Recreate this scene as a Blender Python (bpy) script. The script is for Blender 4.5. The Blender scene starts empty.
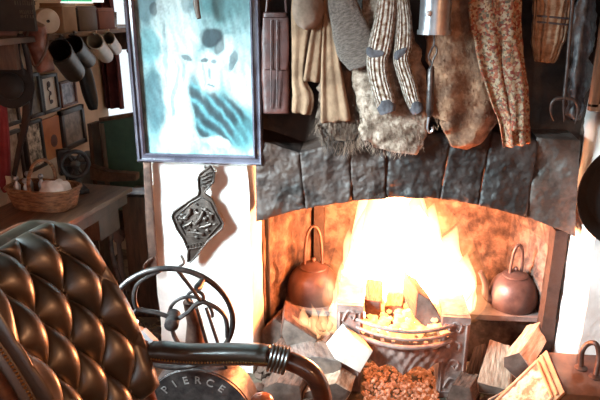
import bpy, bmesh, math, random
from mathutils import Vector, Matrix, noise
R = math.radians
rnd = random.Random(7)
C = bpy.context.scene.collection
sc = bpy.context.scene
V = Vector
# ------------------------------------------------------------------ camera
TH, PH, H, F = R(6.5), R(18), 1.55, 600.0
cam_d = bpy.data.cameras.new('camera'); cam = bpy.data.objects.new('camera', cam_d); C.objects.link(cam)
cam_d.lens = 36; cam_d.sensor_width = 36; cam_d.clip_start = .05
cam.location = (0, 0, H); cam.rotation_euler = (R(90) - PH, 0, TH); sc.camera = cam
RT = V((math.cos(TH), math.sin(TH), 0)); FH = V((-math.sin(TH), math.cos(TH), 0))
FW = FH * math.cos(PH) - V((0, 0, math.sin(PH))); UP = FH * math.sin(PH) + V((0, 0, math.cos(PH)))
def ray(px, py): return FW + RT * ((px - 300) / F) + UP * ((200 - py) / F)
def at(px, py, Y): d = ray(px, py); return V((0, 0, H)) + d * (Y / d.y)
def atX(px, py, X): d = ray(px, py); return V((0, 0, H)) + d * (X / d.x)
def atZ(px, py, Z): d = ray(px, py); return V((0, 0, H)) + d * ((Z - H) / d.z)
def mpp(px, py, Y): return (at(px, py, Y) - V((0, 0, H))).dot(FW) / F      # metres per pixel there

# ------------------------------------------------------------------ materials
def mat(name, c1, c2=None, scale=8, rough=.7, metal=0., bump=.3, bscale=None, coord='Object', stretch=(1, 1, 1), spec=.5,
        emit=None, estr=0, c3=None, lo=.38, hi=.62, wave=None, coat=0, bdist=.01, detail=6):
    m = bpy.data.materials.new(name); m.use_nodes = True; nt = m.node_tree; N = nt.nodes; L = nt.links
    b = N['Principled BSDF']; tc = N.new('ShaderNodeTexCoord'); mp = N.new('ShaderNodeMapping')
    mp.inputs['Scale'].default_value = stretch; L.new(tc.outputs[coord], mp.inputs['Vector'])
    nz = N.new('ShaderNodeTexNoise'); nz.inputs['Scale'].default_value = scale; nz.inputs['Detail'].default_value = detail
    nz.inputs['Roughness'].default_value = .62
    L.new(mp.outputs['Vector'], nz.inputs['Vector'])
    cr = N.new('ShaderNodeValToRGB'); e = cr.color_ramp.elements
    e[0].position = lo; e[1].position = hi; e[0].color = (*c1, 1); e[1].color = (*(c2 or c1), 1)
    if c3: x = e.new((lo + hi) / 2 + .02); x.color = (*c3, 1)
    L.new(nz.outputs['Fac'], cr.inputs['Fac']); L.new(cr.outputs['Color'], b.inputs['Base Color'])
    b.inputs['Roughness'].default_value = rough; b.inputs['Metallic'].default_value = metal
    b.inputs['Specular IOR Level'].default_value = spec; b.inputs['Coat Weight'].default_value = coat; b.inputs['Coat Roughness'].default_value = .27 if name == 'dark_leather' else .06
    if bump:
        n2 = N.new('ShaderNodeTexNoise'); n2.inputs['Scale'].default_value = bscale or scale * 2; n2.inputs['Detail'].default_value = 8
        L.new(mp.outputs['Vector'], n2.inputs['Vector'])
        bp = N.new('ShaderNodeBump'); bp.inputs['Strength'].default_value = bump; bp.inputs['Distance'].default_value = bdist
        src = n2.outputs['Fac']
        if wave:
            w = N.new('ShaderNodeTexWave'); w.wave_type = 'BANDS'; w.bands_direction = wave[0]; w.inputs['Scale'].default_value = wave[1]
            w.inputs['Distortion'].default_value = wave[2]; w.inputs['Detail'].default_value = 2
            L.new(tc.outputs[coord], w.inputs['Vector'])
            ad = N.new('ShaderNodeMath'); ad.operation = 'MULTIPLY_ADD'; ad.inputs[1].default_value = 1.0
            L.new(w.outputs['Fac'], ad.inputs[0]); L.new(n2.outputs['Fac'], ad.inputs[2]); src = ad.outputs[0]
        L.new(src, bp.inputs['Height']); L.new(bp.outputs['Normal'], b.inputs['Normal'])
    if emit:
        b.inputs['Emission Color'].default_value = (*emit, 1); b.inputs['Emission Strength'].default_value = estr
    return m
M = {}
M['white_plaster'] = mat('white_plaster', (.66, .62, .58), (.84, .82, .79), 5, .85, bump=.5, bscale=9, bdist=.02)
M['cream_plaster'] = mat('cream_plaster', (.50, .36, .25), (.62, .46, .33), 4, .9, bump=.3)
M['dark_stone'] = mat('dark_stone', (.007, .004, .003), (.028, .014, .009), 9, .62, spec=.3, bump=.5, bscale=14, c3=(.035, .022, .018), bdist=.02)
M['blue_stone'] = mat('blue_stone', (.009, .007, .0065), (.036, .026, .023), 10, .55, spec=.35, bump=.6, bscale=16, bdist=.02)
M['grey_stone'] = mat('grey_stone', (.03, .022, .018), (.10, .075, .063), 11, .6, bump=.8, bscale=16, bdist=.02)
M['sooty_wall'] = mat('sooty_wall', (.012, .009, .008), (.055, .032, .022), 6, .7, bump=.6, bscale=12, bdist=.02)
M['fire_stone'] = mat('fire_stone', (.035, .02, .015), (.18, .11, .08), 13, .9, bump=1, bscale=22, c3=(.095, .058, .042), bdist=.012)
M['floor_stone'] = mat('floor_stone', (.05, .038, .028), (.20, .15, .10), 14, .9, bump=.8, bscale=30)
M['ceiling'] = mat('ceiling_boards', (.06, .05, .04), (.1, .08, .06), 5, .9)
M['ledge_stone'] = mat('ledge_stone', (.08, .06, .055), (.22, .17, .15), 8, .6, bump=.6, bscale=20)
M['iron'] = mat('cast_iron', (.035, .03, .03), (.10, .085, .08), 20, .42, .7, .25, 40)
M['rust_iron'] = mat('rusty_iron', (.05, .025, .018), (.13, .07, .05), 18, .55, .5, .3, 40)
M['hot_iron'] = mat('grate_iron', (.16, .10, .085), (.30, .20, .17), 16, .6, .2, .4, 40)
M['copper'] = mat('smoked_copper', (.06, .03, .024), (.12, .065, .052), 10, .45, .35, .1, 40)
M['bronze'] = mat('dark_bronze', (.022, .015, .012), (.065, .045, .036), 20, .5, .5, .25, 40)
M['steel'] = mat('dull_steel', (.30, .33, .36), (.46, .50, .53), 12, .33, .85, .1)
M['leather'] = mat('dark_leather', (.010, .010, .006), (.026, .018, .010), 5, .40, bump=.12, bscale=120, spec=1.0, coat=.8, bdist=.002)
M['wood_red'] = mat('mahogany', (.035, .012, .007), (.09, .03, .016), 7, .3, bump=.1, stretch=(1, 1, 6), coat=.5)
M['wood_orange'] = mat('polished_wood', (.35, .12, .04), (.5, .2, .08), 7, .3, bump=.1, coat=.4)
M['wood_dark'] = mat('dark_wood', (.035, .02, .013), (.09, .05, .03), 8, .5, bump=.3, stretch=(6, 1, 1))
M['wood_mid'] = mat('table_wood', (.06, .03, .016), (.13, .066, .037), 7, .45, bump=.25, stretch=(5, .8, 5))
M['wood_old'] = mat('worn_wood', (.09, .045, .025), (.18, .10, .055), 9, .6, bump=.3, stretch=(6, 6, 1))
M['green_paint'] = mat('green_paint', (.035, .075, .05), (.065, .125, .08), 5, .55, bump=.2)
M['brass'] = mat('brass', (.3, .16, .06), (.5, .3, .12), 14, .35, .9, .1)
M['red_leather'] = mat('maroon_leather', (.022, .005, .004), (.06, .015, .010), 12, .5, bump=.4)
M['tan_canvas'] = mat('tan_canvas', (.12, .065, .034), (.25, .15, .088), 9, .9, bump=.4, bscale=60)
M['brown_felt'] = mat('brown_felt', (.10, .065, .045), (.22, .15, .11), 10, .95, bump=.4)
M['grey_wool'] = mat('grey_wool', (.07, .055, .045), (.165, .13, .11), 25, .95, bump=.6, bscale=80, coord='UV', stretch=(1, 2, 1))
M['heel_grey'] = mat('charcoal_wool', (.045, .042, .048), (.09, .085, .095), 30, .95, bump=.5, bscale=90)
M['fur_dark'] = mat('dark_fur', (.035, .022, .015), (.15, .09, .06), 22, .9, bump=.9, bscale=60, stretch=(1, 1, .3))
M['felt_grey'] = mat('matted_fleece', (.075, .045, .028), (.36, .28, .22), 18, .95, bump=1, bscale=45, c3=(.25, .18, .135), bdist=.015)
M['hide'] = mat('brown_hide', (.075, .033, .016), (.33, .19, .11), 12, .8, bump=1, bscale=30, c3=(.20, .10, .055), bdist=.015)
M['marl'] = mat('cream_marl_knit', (.18, .10, .06), (.58, .50, .43), 14, .95, bump=.9, bscale=60, coord='UV', stretch=(1, 2.5, 1), wave=('X', 6, .6), bdist=.012, lo=.38, hi=.6)
M['dark_cloth'] = mat('dark_oilcloth', (.03, .03, .034), (.12, .125, .135), 14, .4, bump=.9, bscale=18, bdist=.02)
M['black'] = mat('black_enamel', (.008, .008, .009), (.016, .015, .015), 12, .45, bump=.1, spec=.3)
M['soot_black'] = mat('soot_black', (.004, .004, .004), (.009, .008, .008), 12, .8, bump=.2)
M['curtain_red'] = mat('dark_red_curtain', (.05, .008, .009), (.10, .018, .018), 8, .9, bump=.3)
M['curtain_bright'] = mat('red_cloth', (.16, .012, .016), (.26, .03, .03), 8, .85, bump=.3)
M['pewter'] = mat('dark_pewter', (.010, .009, .008), (.03, .024, .02), 10, .4, .5, .15)
M['cream_enamel'] = mat('cream_enamel', (.42, .33, .23), (.54, .44, .33), 8, .35, bump=.05)
M['white_enamel'] = mat('white_enamel', (.7, .72, .72), None, 8, .3, bump=0)
M['wicker'] = mat('wicker', (.10, .045, .02), (.30, .15, .07), 30, .6, bump=1, bscale=50, stretch=(1, 1, 4), bdist=.01)
M['white_cloth'] = mat('white_cloth', (.55, .53, .5), (.72, .7, .68), 10, .9, bump=.5)
M['blue_cloth'] = mat('pale_blue_paper', (.35, .45, .6), (.62, .68, .75), 20, .8, bump=.2)
M['grey_box'] = mat('grey_box', (.085, .095, .095), (.14, .15, .145), 10, .7, bump=.3)
M['log_wood'] = mat('split_wood', (.32, .19, .12), (.62, .44, .32), 1.6, .85, bump=.8, bscale=2.2, c3=(.5, .33, .23), coord='UV', stretch=(16, 1.6, 1))
M['log_end'] = mat('sawn_end', (.07, .045, .035), (.16, .11, .085), 12, .9, bump=.6)
M['log_dark'] = mat('bark_wood', (.06, .034, .024), (.17, .10, .07), 1.6, .85, bump=.9, bscale=2.2, coord='UV', stretch=(16, 1.6, 1))
M['log_grey'] = mat('weathered_wood', (.09, .065, .056), (.20, .15, .125), 1.6, .85, bump=.7, bscale=2.2, coord='UV', stretch=(16, 1.6, 1))
M['char'] = mat('charred_wood', (.03, .012, .008), (.11, .05, .03), 1.6, .9, bump=.9, bscale=2.2, coord='UV', stretch=(16, 1.6, 1))
M['pale_block'] = mat('pale_timber', (.62, .55, .47), (.75, .69, .62), 12, .8, bump=.2)
M['carved'] = mat('carved_panel', (.26, .13, .08), (.60, .42, .33), 26, .55, bump=1, bscale=24, bdist=.02, lo=.42, hi=.55)
M['box_wood'] = mat('varnished_box', (.06, .022, .012), (.15, .06, .03), 8, .3, bump=.15, coat=.4)
M['box_trim'] = mat('box_moulding', (.4, .2, .1), (.55, .3, .17), 10, .35, bump=.2, coat=.3)
M['picture_frame'] = mat('navy_frame', (.035, .032, .045), (.075, .07, .09), 9, .25, bump=.15, coat=.5)
M['frame_black'] = mat('black_frame', (.012, .009, .008), (.03, .02, .017), 10, .4, bump=.1)
M['frame_red'] = mat('red_brown_frame', (.09, .03, .02), (.14, .05, .03), 10, .4, bump=.1)
M['sign'] = mat('chalk_board', (.018, .018, .017), (.038, .038, .034), 6, .8, bump=.2)
M['sign_letter'] = mat('faded_lettering', (.06, .058, .045), (.085, .08, .06), 30, .8, bump=0)
M['maroon_box'] = mat('maroon_card', (.11, .028, .022), (.16, .045, .035), 8, .6, bump=.1)
M['ply'] = mat('brown_card', (.19, .12, .07), (.26, .17, .10), 8, .7, bump=.2)
M['brick_pink'] = mat('pink_stripe_cloth', (.22, .12, .10), (.3, .18, .15), 6, .9, bump=.3)
M['label_letter'] = mat('raised_lettering', (.22, .2, .19), (.34, .32, .3), 20, .45, .5, 0)
M['grey_slate'] = mat('grey_slate', (.25, .26, .27), (.36, .37, .38), 8, .6, bump=.2)
def emis(name, col, s):
    m = bpy.data.materials.new(name); m.use_nodes = True; b = m.node_tree.nodes['Principled BSDF']
    b.inputs['Base Color'].default_value = (*col, 1); b.inputs['Emission Color'].default_value = (*col, 1); b.inputs['Emission Strength'].default_value = s
    return m
M['green_lit'] = emis('lit_green_glass', (.03, .55, .2), .9)
M['white_lit'] = emis('lit_white_panel', (.8, .9, .88), 1.2)
def volmat(name, col, s):
    m = bpy.data.materials.new(name); m.use_nodes = True; nt = m.node_tree; nt.nodes.clear()
    o = nt.nodes.new('ShaderNodeOutputMaterial'); e = nt.nodes.new('ShaderNodeEmission')
    e.inputs['Color'].default_value = (*col, 1); e.inputs['Strength'].default_value = s
    nt.links.new(e.outputs[0], o.inputs['Volume']); m.cycles.homogeneous_volume = True
    return m
M['flame_core'] = volmat('flame_core', (1, .78, .55), 70)
M['flame_body'] = volmat('flame_body', (1, .60, .30), 36)
M['flame_outer'] = volmat('flame_outer', (1, .36, .10), 3.0)
M['ember'] = mat('ember', (.07, .025, .014), (.40, .22, .15), 40, .9, bump=.5, emit=(1, .25, .07), estr=.3)
M['hot_coal'] = mat('hot_coal', (.12, .05, .03), (.3, .15, .1), 30, .9, bump=.5, emit=(1, .42, .14), estr=2.2)
def glass():
    m = bpy.data.materials.new('clear_glass'); m.use_nodes = True; b = m.node_tree.nodes['Principled BSDF']
    b.inputs['Transmission Weight'].default_value = 1; b.inputs['Roughness'].default_value = .03; b.inputs['IOR'].default_value = 1.45
    b.inputs['Base Color'].default_value = (.95, .97, .96, 1); return m
M['glass'] = glass()
def pane():
    m = bpy.data.materials.new('window_pane'); m.use_nodes = True; nt = m.node_tree; nt.nodes.clear()
    o = nt.nodes.new('ShaderNodeOutputMaterial'); t = nt.nodes.new('ShaderNodeBsdfTransparent'); g = nt.nodes.new('ShaderNodeBsdfGlossy'); x = nt.nodes.new('ShaderNodeMixShader')
    g.inputs['Roughness'].default_value = .05; x.inputs[0].default_value = .06
    nt.links.new(t.outputs[0], x.inputs[1]); nt.links.new(g.outputs[0], x.inputs[2]); nt.links.new(x.outputs[0], o.inputs[0]); return m
M['pane'] = pane()

# ------------------------------------------------------------------ mesh helpers
class MB:
    def __init__(s): s.v = []; s.f = []; s.mi = []; s.uv = {}; s.m = 0; s.smooth = True
    def add(s, vs, fs, uvs=None):
        o = len(s.v); s.v += [V(p) for p in vs]
        for k, f in enumerate(fs): s.f.append([o + i for i in f]); s.mi.append(s.m)
        if uvs:
            for i, u in enumerate(uvs): s.uv[o + i] = u
        return s
    def box(s, c, d, rot=None):
        c = V(c); x, y, z = [q / 2 for q in d]; rot = rot or Matrix.Identity(3)
        vs = [c + rot @ V((a * x, b * y, e * z)) for a in (-1, 1) for b in (-1, 1) for e in (-1, 1)]
        return s.add(vs, [(0, 1, 3, 2), (4, 6, 7, 5), (0, 4, 5, 1), (2, 3, 7, 6), (0, 2, 6, 4), (1, 5, 7, 3)])
    def prism(s, poly, vec):
        poly = [V(p) for p in poly]; n = len(poly); vec = V(vec)
        vs = poly + [p + vec for p in poly]
        return s.add(vs, [list(range(n))[::-1], list(range(n, 2 * n))] + [(i, (i + 1) % n, n + (i + 1) % n, n + i) for i in range(n)])
    def hullpts(s, a, b):                                  # loft between two equal polygons
        n = len(a); vs = [V(p) for p in a] + [V(p) for p in b]
        return s.add(vs, [list(range(n))[::-1], list(range(n, 2 * n))] + [(i, (i + 1) % n, n + (i + 1) % n, n + i) for i in range(n)])
    def tube(s, pts, r, n=10, closed=False, cap=True):
        pts = [V(p) for p in pts]; k = len(pts); rs = r if isinstance(r, (list, tuple)) else [r] * k
        vs = []; fs = []; up = None
        for i, p in enumerate(pts):
            t = (pts[(i + 1) % k] - pts[i - 1]) if closed else (pts[min(i + 1, k - 1)] - pts[max(i - 1, 0)])
            t.normalize()
            if up is None: up = t.orthogonal().normalized()
            up = (up - t * up.dot(t)); up = up.normalized() if up.length > 1e-6 else t.orthogonal().normalized()
            q = t.cross(up)
            for j in range(n):
                a = 2 * math.pi * j / n; vs.append(p + (up * math.cos(a) + q * math.sin(a)) * rs[i])
        for i in range(k if closed else k - 1):
            for j in range(n):
                a, b = i * n + j, i * n + (j + 1) % n; i2 = (i + 1) % k
                fs.append((a, b, i2 * n + (j + 1) % n, i2 * n + j))
        if cap and not closed: fs += [list(range(n))[::-1], list(range((k - 1) * n, k * n))]
        return s.add(vs, fs)
    def lathe(s, prof, c, ax=(0, 0, 1), n=28):             # prof: (radius, height along ax)
        c = V(c); ax = V(ax).normalized(); u = ax.orthogonal().normalized(); w = ax.cross(u); vs = []; fs = []
        for r, h in prof:
            for j in range(n):
                a = 2 * math.pi * j / n; vs.append(c + ax * h + (u * math.cos(a) + w * math.sin(a)) * max(r, 1e-4))
        for i in range(len(prof) - 1):
            for j in range(n): fs.append((i * n + j, i * n + (j + 1) % n, (i + 1) * n + (j + 1) % n, (i + 1) * n + j))
        fs += [list(range(n))[::-1], list(range((len(prof) - 1) * n, len(prof) * n))]
        return s.add(vs, fs)
    def ball(s, c, r, sq=(1, 1, 1), n=16, amp=0, fr=8, seed=0):
        c = V(c); vs = []; fs = []; m = n // 2
        for i in range(1, m):
            p = math.pi * i / m
            for j in range(n):
                a = 2 * math.pi * j / n; d = V((math.sin(p) * math.cos(a), math.sin(p) * math.sin(a), math.cos(p)))
                k = 1 + (amp * noise.noise(d * fr + V((seed, seed * .7, 0))) if amp else 0)
                vs.append(c + V((d.x * sq[0], d.y * sq[1], d.z * sq[2])) * r * k)
        for i in range(m - 2):
            for j in range(n): fs.append((i * n + j, i * n + (j + 1) % n, (i + 1) * n + (j + 1) % n, (i + 1) * n + j)[::-1])
        vs += [c + V((0, 0, sq[2] * r)), c - V((0, 0, sq[2] * r))]; t = len(vs) - 2
        for j in range(n):
            fs.append((t, j, (j + 1) % n)); fs.append((t + 1, (m - 2) * n + (j + 1) % n, (m - 2) * n + j))
        return s.add(vs, fs)
    def patch(s, nu, nv, fn, flip=False):
        vs = [fn(i / nu, j / nv) for j in range(nv + 1) for i in range(nu + 1)]; w = nu + 1
        uv = [(i / nu, j / nv) for j in range(nv + 1) for i in range(nu + 1)]
        fs = [(j * w + i, j * w + i + 1, (j + 1) * w + i + 1, (j + 1) * w + i) for j in range(nv) for i in range(nu)]
        return s.add(vs, [f[::-1] for f in fs] if flip else fs, uv)
    def soft(s, path, n=26, rows=40, fold=0, ff=3, amp=.0, fr=20, seed=0, thick=.02, tdir=(0, 1, 0), pw=2.6):
        """flattened closed body along a path of (point, width[, thickness]) - cloth, hide, sock"""
        td = V(tdir).normalized(); P = [V(p[0]) for p in path]; W = [p[1] / 2 for p in path]; T = [(p[2] if len(p) > 2 else thick) / 2 for p in path]
        def cr(A, t):
            x = t * (len(A) - 1); i = min(int(x), len(A) - 2); f = x - i
            a, b, c, d = A[max(i - 1, 0)], A[i], A[i + 1], A[min(i + 2, len(A) - 1)]
            return .5 * ((2 * b) + (c - a) * f + (2 * a - 5 * b + 4 * c - d) * f * f + (3 * b - a - 3 * c + d) * f ** 3)
        vs = []; uv = []; fs = []
        for i in range(rows + 1):
            t = i / rows; p = cr(P, t); tg = (cr(P, min(t + .01, 1)) - cr(P, max(t - .01, 0))).normalized(); side = tg.cross(td).normalized()
            e = min(1, (1 - abs(2 * t - 1)) * rows / 3); e = math.sqrt(max(.02, 1 - (1 - e) ** 2))
            w, th = cr(W, t) * (.9 + .1 * e), cr(T, t) * e
            for j in range(n):
                a = 2 * math.pi * j / n; ca, sa = math.cos(a), math.sin(a)
                x = math.copysign(abs(ca) ** (2 / pw), ca); y = math.copysign(abs(sa) ** (2 / pw), sa)
                q = p + side * (x * w) + td * (y * th)
                if fold: q += td * fold * math.sin(ff * math.pi * x + seed + 1.5 * t) * (.4 + .6 * t) * (1 - .3 * abs(x))
                if amp:
                    nv = noise.noise(q * fr + V((seed, 0, seed))); n2 = noise.noise(q * fr * 2.3 + V((seed, 5, seed)))
                    q += (side * x + td * y * .8 + tg * .6 * nv) * amp * (nv + .5 * n2)
                vs.append(q); uv.append((j / n, t))
        for i in range(rows):
            for j in range(n): fs.append((i * n + j, i * n + (j + 1) % n, (i + 1) * n + (j + 1) % n, (i + 1) * n + j))
        fs += [list(range(n))[::-1], list(range(rows * n, (rows + 1) * n))]
        return s.add(vs, fs, uv)
    def bm(s):
        b = bmesh.new(); vs = [b.verts.new(p) for p in s.v]
        for f, mi in zip(s.f, s.mi):
            try: q = b.faces.new([vs[i] for i in f]); q.material_index = mi; q.smooth = s.smooth
            except ValueError: pass
        b.verts.index_update()
        if s.uv:
            l = b.loops.layers.uv.new('UVMap')
            for f in b.faces:
                for lp in f.loops: lp[l].uv = s.uv.get(lp.vert.index, (0, 0))
        return b

ORG = {}
def obj(name, mb, m, parent=None, bevel=0, sub=0, sharp=40, rough=0, rfr=10, cuts=0, base=None):
    b = mb.bm() if isinstance(mb, MB) else mb
    bmesh.ops.recalc_face_normals(b, faces=b.faces)
    if bevel: bmesh.ops.bevel(b, geom=[e for e in b.edges if e.is_manifold and e.calc_face_angle(0) > R(30)], offset=bevel, segments=2, affect='EDGES', profile=.6)
    if cuts:
        bmesh.ops.triangulate(b, faces=[f for f in b.faces if len(f.verts) > 4]); bmesh.ops.subdivide_edges(b, edges=b.edges, cuts=cuts, use_grid_fill=True)
    if rough:
        b.normal_update()
        for v in b.verts:
            k = noise.noise(v.co * rfr) + .5 * noise.noise(v.co * rfr * 2.7); v.co += v.normal * k * rough
    b.normal_update()
    if parent: o0 = ORG[parent]
    elif base: o0 = V(base)
    else:
        xs = [v.co for v in b.verts]; o0 = V(((min(p.x for p in xs) + max(p.x for p in xs)) / 2, (min(p.y for p in xs) + max(p.y for p in xs)) / 2, min(p.z for p in xs)))
    for v in b.verts: v.co -= o0
    me = bpy.data.meshes.new(name); b.to_mesh(me); b.free()
    for x in (m if isinstance(m, list) else [m]): me.materials.append(x)
    o = bpy.data.objects.new(name, me); C.objects.link(o); ORG[o] = o0
    if parent: o.parent = parent
    else: o.location = o0
    if len(me.polygons):
        try: me.set_sharp_from_angle(angle=R(sharp))
        except Exception: pass
    if sub: md = o.modifiers.new('smooth', 'SUBSURF'); md.levels = sub; md.render_levels = sub
    return o
def tag(o, label, cat, group=None, kind=None):
    o['label'] = label; o['category'] = cat
    if group: o['group'] = group
    if kind: o['kind'] = kind
    return o
def thing(name, label, cat, loc, group=None):
    o = bpy.data.objects.new(name, None); C.objects.link(o); o.location = loc; o.empty_display_size = .05; ORG[o] = V(loc)
    return tag(o, label, cat, group)
def struct(name, mb, m, **k):
    o = obj(name, mb, m, **k); o['kind'] = 'structure'; return o
def fr(p, s=1): return noise.noise(p * s) + .5 * noise.noise(p * s * 2.1) + .25 * noise.noise(p * s * 4.3)
def cat_pts(pts, n=8, closed=False):
    P = [V(p) for p in pts]; k = len(P); out = []
    for i in range(k if closed else k - 1):
        g = (lambda q: P[q % k]) if closed else (lambda q: P[min(max(q, 0), k - 1)])
        a, b, c, d = g(i - 1), g(i), g(i + 1), g(i + 2)
        for t in range(n):
            f = t / n; out.append(.5 * ((2 * b) + (c - a) * f + (2 * a - 5 * b + 4 * c - d) * f * f + (3 * b - a - 3 * c + d) * f ** 3))
    if not closed: out.append(P[-1])
    return out
def circ(c, u, w, r, n=40, a0=0, a1=2 * math.pi, full=True):
    c, u, w = V(c), V(u), V(w); m = n if full else n + 1
    return [c + (u * math.cos(a0 + (a1 - a0) * i / n) + w * math.sin(a0 + (a1 - a0) * i / n)) * r for i in range(m)]

# ------------------------------------------------------------------ the setting
YP = 2.25                                                   # front of the chimney breast
LX, BY = -1.6, 3.55                                         # left and far walls
XL0, XL1 = at(152, 220, YP).x, at(250, 240, YP).x           # white pier
XO0, XO1 = at(263, 240, 2.45).x, .81                          # mouth of the fireplace
b = MB(); b.patch(90, 90, lambda u, v: V((-2 + 4 * u, -1.6 + 5.4 * v, .006 * fr(V((u * 40, v * 54, 0)), 1)))); b.add([(-2, -1.6, -.1), (2, -1.6, -.1), (2, 3.8, -.1), (-2, 3.8, -.1)], [(0, 1, 2, 3)])
struct('floor', b, M['floor_stone'])
b = MB(); b.box((0, 1.05, 2.45), (4, 5.4, .1)); struct('ceiling', b, M['ceiling'])
# left wall with a window opening beside the viewer
b = MB(); w0, w1, wz0, wz1 = .75, 1.5, 1.0, 2.0
for y0, y1, z0, z1 in ((-1.6, w0, 0, 2.4), (w1, BY, 0, 2.4), (w0, w1, 0, wz0), (w0, w1, wz1, 2.4)):
    b.box((LX - .1, (y0 + y1) / 2, (z0 + z1) / 2), (.2, y1 - y0, z1 - z0))
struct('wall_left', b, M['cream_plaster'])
def window(name, c, ax, w, h, d=.06):                       # ax: direction along the wall
    r = bpy.data.objects.new(name, None); C.objects.link(r); r.location = c; ORG[r] = V(c); r['kind'] = 'structure'
    ax = V(ax); nr = ax.cross(V((0, 0, 1))); rot = Matrix((ax, nr, V((0, 0, 1)))).transposed(); c = V(c); t = .045
    f = MB()
    for s in (-1, 1):
        f.box(c + ax * s * (w / 2 - t / 2), (t, d, h), rot); f.box(c + V((0, 0, s * (h / 2 - t / 2))), (w, d, t), rot)
    f.box(c, (.025, d * .7, h), rot); f.box(c, (w, d * .7, .025), rot)
    o = obj('window_frame', f, M['white_plaster'], r); o['kind'] = 'structure'
    g = MB(); g.box(c, (w - .02, .006, h - .02), rot); o = obj('window_glass', g, M['pane'], r); o['kind'] = 'structure'
window('window_1', (LX - .12, (w0 + w1) / 2, (wz0 + wz1) / 2), (0, 1, 0), w1 - w0, wz1 - wz0)
# far wall with the window behind the curtain
b = MB(); fx0, fx1, fz0, fz1 = -1.78, -1.05, .80, 2.05
for x0, x1, z0, z1 in ((LX - .4, fx0, 0, 2.4), (fx1, 2, 0, 2.4), (fx0, fx1, 0, fz0), (fx0, fx1, fz1, 2.4)):
    b.box(((x0 + x1) / 2, BY + .1, (z0 + z1) / 2), (x1 - x0, .2, z1 - z0))
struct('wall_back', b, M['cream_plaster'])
window('window_2', ((fx0 + fx1) / 2, BY + .12, (fz0 + fz1) / 2), (1, 0, 0), fx1 - fx0, fz1 - fz0)
# wall behind the viewer with an unseen window added for soft frontal fill
b = MB(); gx0, gx1, gz0, gz1 = -1.2, .4, 1.0, 2.1
for x0, x1, z0, z1 in ((LX - .2, gx0, 0, 2.4), (gx1, 2, 0, 2.4), (gx0, gx1, 0, gz0), (gx0, gx1, gz1, 2.4)):
    b.box(((x0 + x1) / 2, -1.6, (z0 + z1) / 2), (x1 - x0, .2, z1 - z0))
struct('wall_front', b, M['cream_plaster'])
window('added_fill_window', ((gx0 + gx1) / 2, -1.62, (gz0 + gz1) / 2), (1, 0, 0), gx1 - gx0, gz1 - gz0)
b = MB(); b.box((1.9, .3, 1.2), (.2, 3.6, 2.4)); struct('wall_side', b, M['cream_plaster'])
# white pier left of the fire
def plaster_box(x0, x1, y0, y1, z0, z1, amp=.008, ch=0, cy=0):
    m = MB(); nz = 60
    pts = [(x0, y1), (x0, y0), (x1 - ch, y0), (x1, y0 + cy), (x1, y1)] if ch else [(x0, y1), (x0, y0), (x1, y0), (x1, y1)]
    for i in range(len(pts) - 1):
        a, c = V((*pts[i], 0)), V((*pts[i + 1], 0)); nr = V((c.y - a.y, a.x - c.x, 0)).normalized()
        def fn(u, v, a=a, c=c, nr=nr):
            p = a.lerp(c, u); p.z = z0 + (z1 - z0) * v
            return p + V((fr(p + V((9, 0, 0)), 7), fr(p + V((0, 9, 0)), 7), 0)) * amp
        m.patch(max(4, int((c - a).length / .025)), nz, fn)
    return m
struct('wall_pier', plaster_box(XL0, XO0, YP, 3.0, 0, 2.4, .006, XO0 - XL1, .20), M['white_plaster'])
# right-hand jamb and wall, standing forward of the mouth
struct('wall_right', plaster_box(XO1, 1.85, 2.06, 3.0, 0, 2.4, .008), M['white_plaster'])
# rough wall above the arch
b = MB(); b.patch(60, 50, lambda u, v: (lambda p: p + V((0, .03 * fr(p, 6), 0)))(V((XL1 - .05 + 1.4 * u, 2.34, .95 + 1.45 * v))))
b.add([(XO0 - .05, 2.37, .95), (XO0 + 1.35, 2.37, .95), (XO0 + 1.35, 2.37, 2.4), (XO0 - .05, 2.37, 2.4)], [(0, 1, 2, 3)])
struct('wall_chimney', b, M['sooty_wall'])
# the arched stone lintel, slab by slab
jo = [(256, 256), (300, 306), (350, 352), (386, 386), (452, 440), (492, 478), (537, 526), (580, 575)]
tp = [140, 152, 140, 140, 133, 130, 138, 138, 150, 150]
def archpx(px): return 197 + 40 * ((px - 405) / 172) ** 2 if px > 405 else 197 + 24 * ((405 - px) / 147) ** 2
b = MB()
for k in range(7):
    tl, bl, tr, br = jo[k][0], jo[k][1], jo[k + 1][0], jo[k + 1][1]; yo = 2.19 + rnd.uniform(-.008, .008); b.m = [0, 0, 0, 1, 1, 1, 2][k]
    ya, yb = tp[k] + rnd.uniform(-3, 3), tp[k + 1] + rnd.uniform(-3, 3)
    def fn(u, v, front=True):
        pt, pb = tl + (tr - tl) * u, bl + (br - bl) * u; yt = ya + (yb - ya) * u
        px = pb + (pt - pb) * v; py = archpx(pb) * (1 - v) + yt * v
        p = at(px, py, 2.2); e = min(u, 1 - u, v * 1.5 + .02, (1 - v) * 1.2); rim = max(0, 1 - e / .09)
        p.y = yo + .007 * rim ** 4 + .013 * fr(p + V((k, 0, 0)), 9) + .004 * fr(p, 30) + .002 * fr(p, 70); return p
    N_, M_ = 40, 56
    b.patch(N_, M_, fn)
    bot = [fn(i / N_, 0) for i in range(N_ + 1)]; top = [fn(i / N_, 1) for i in range(N_ + 1)]
    for row, zz in ((bot, 0), (top, 0)):
        b.add(row + [V((p.x, 2.35, p.z + .01)) for p in row], [(i, i + 1, N_ + 2 + i, N_ + 1 + i) for i in range(N_)])
struct('lintel_stones', b, [M['dark_stone'], M['blue_stone'], M['grey_stone']], sharp=60)
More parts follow.
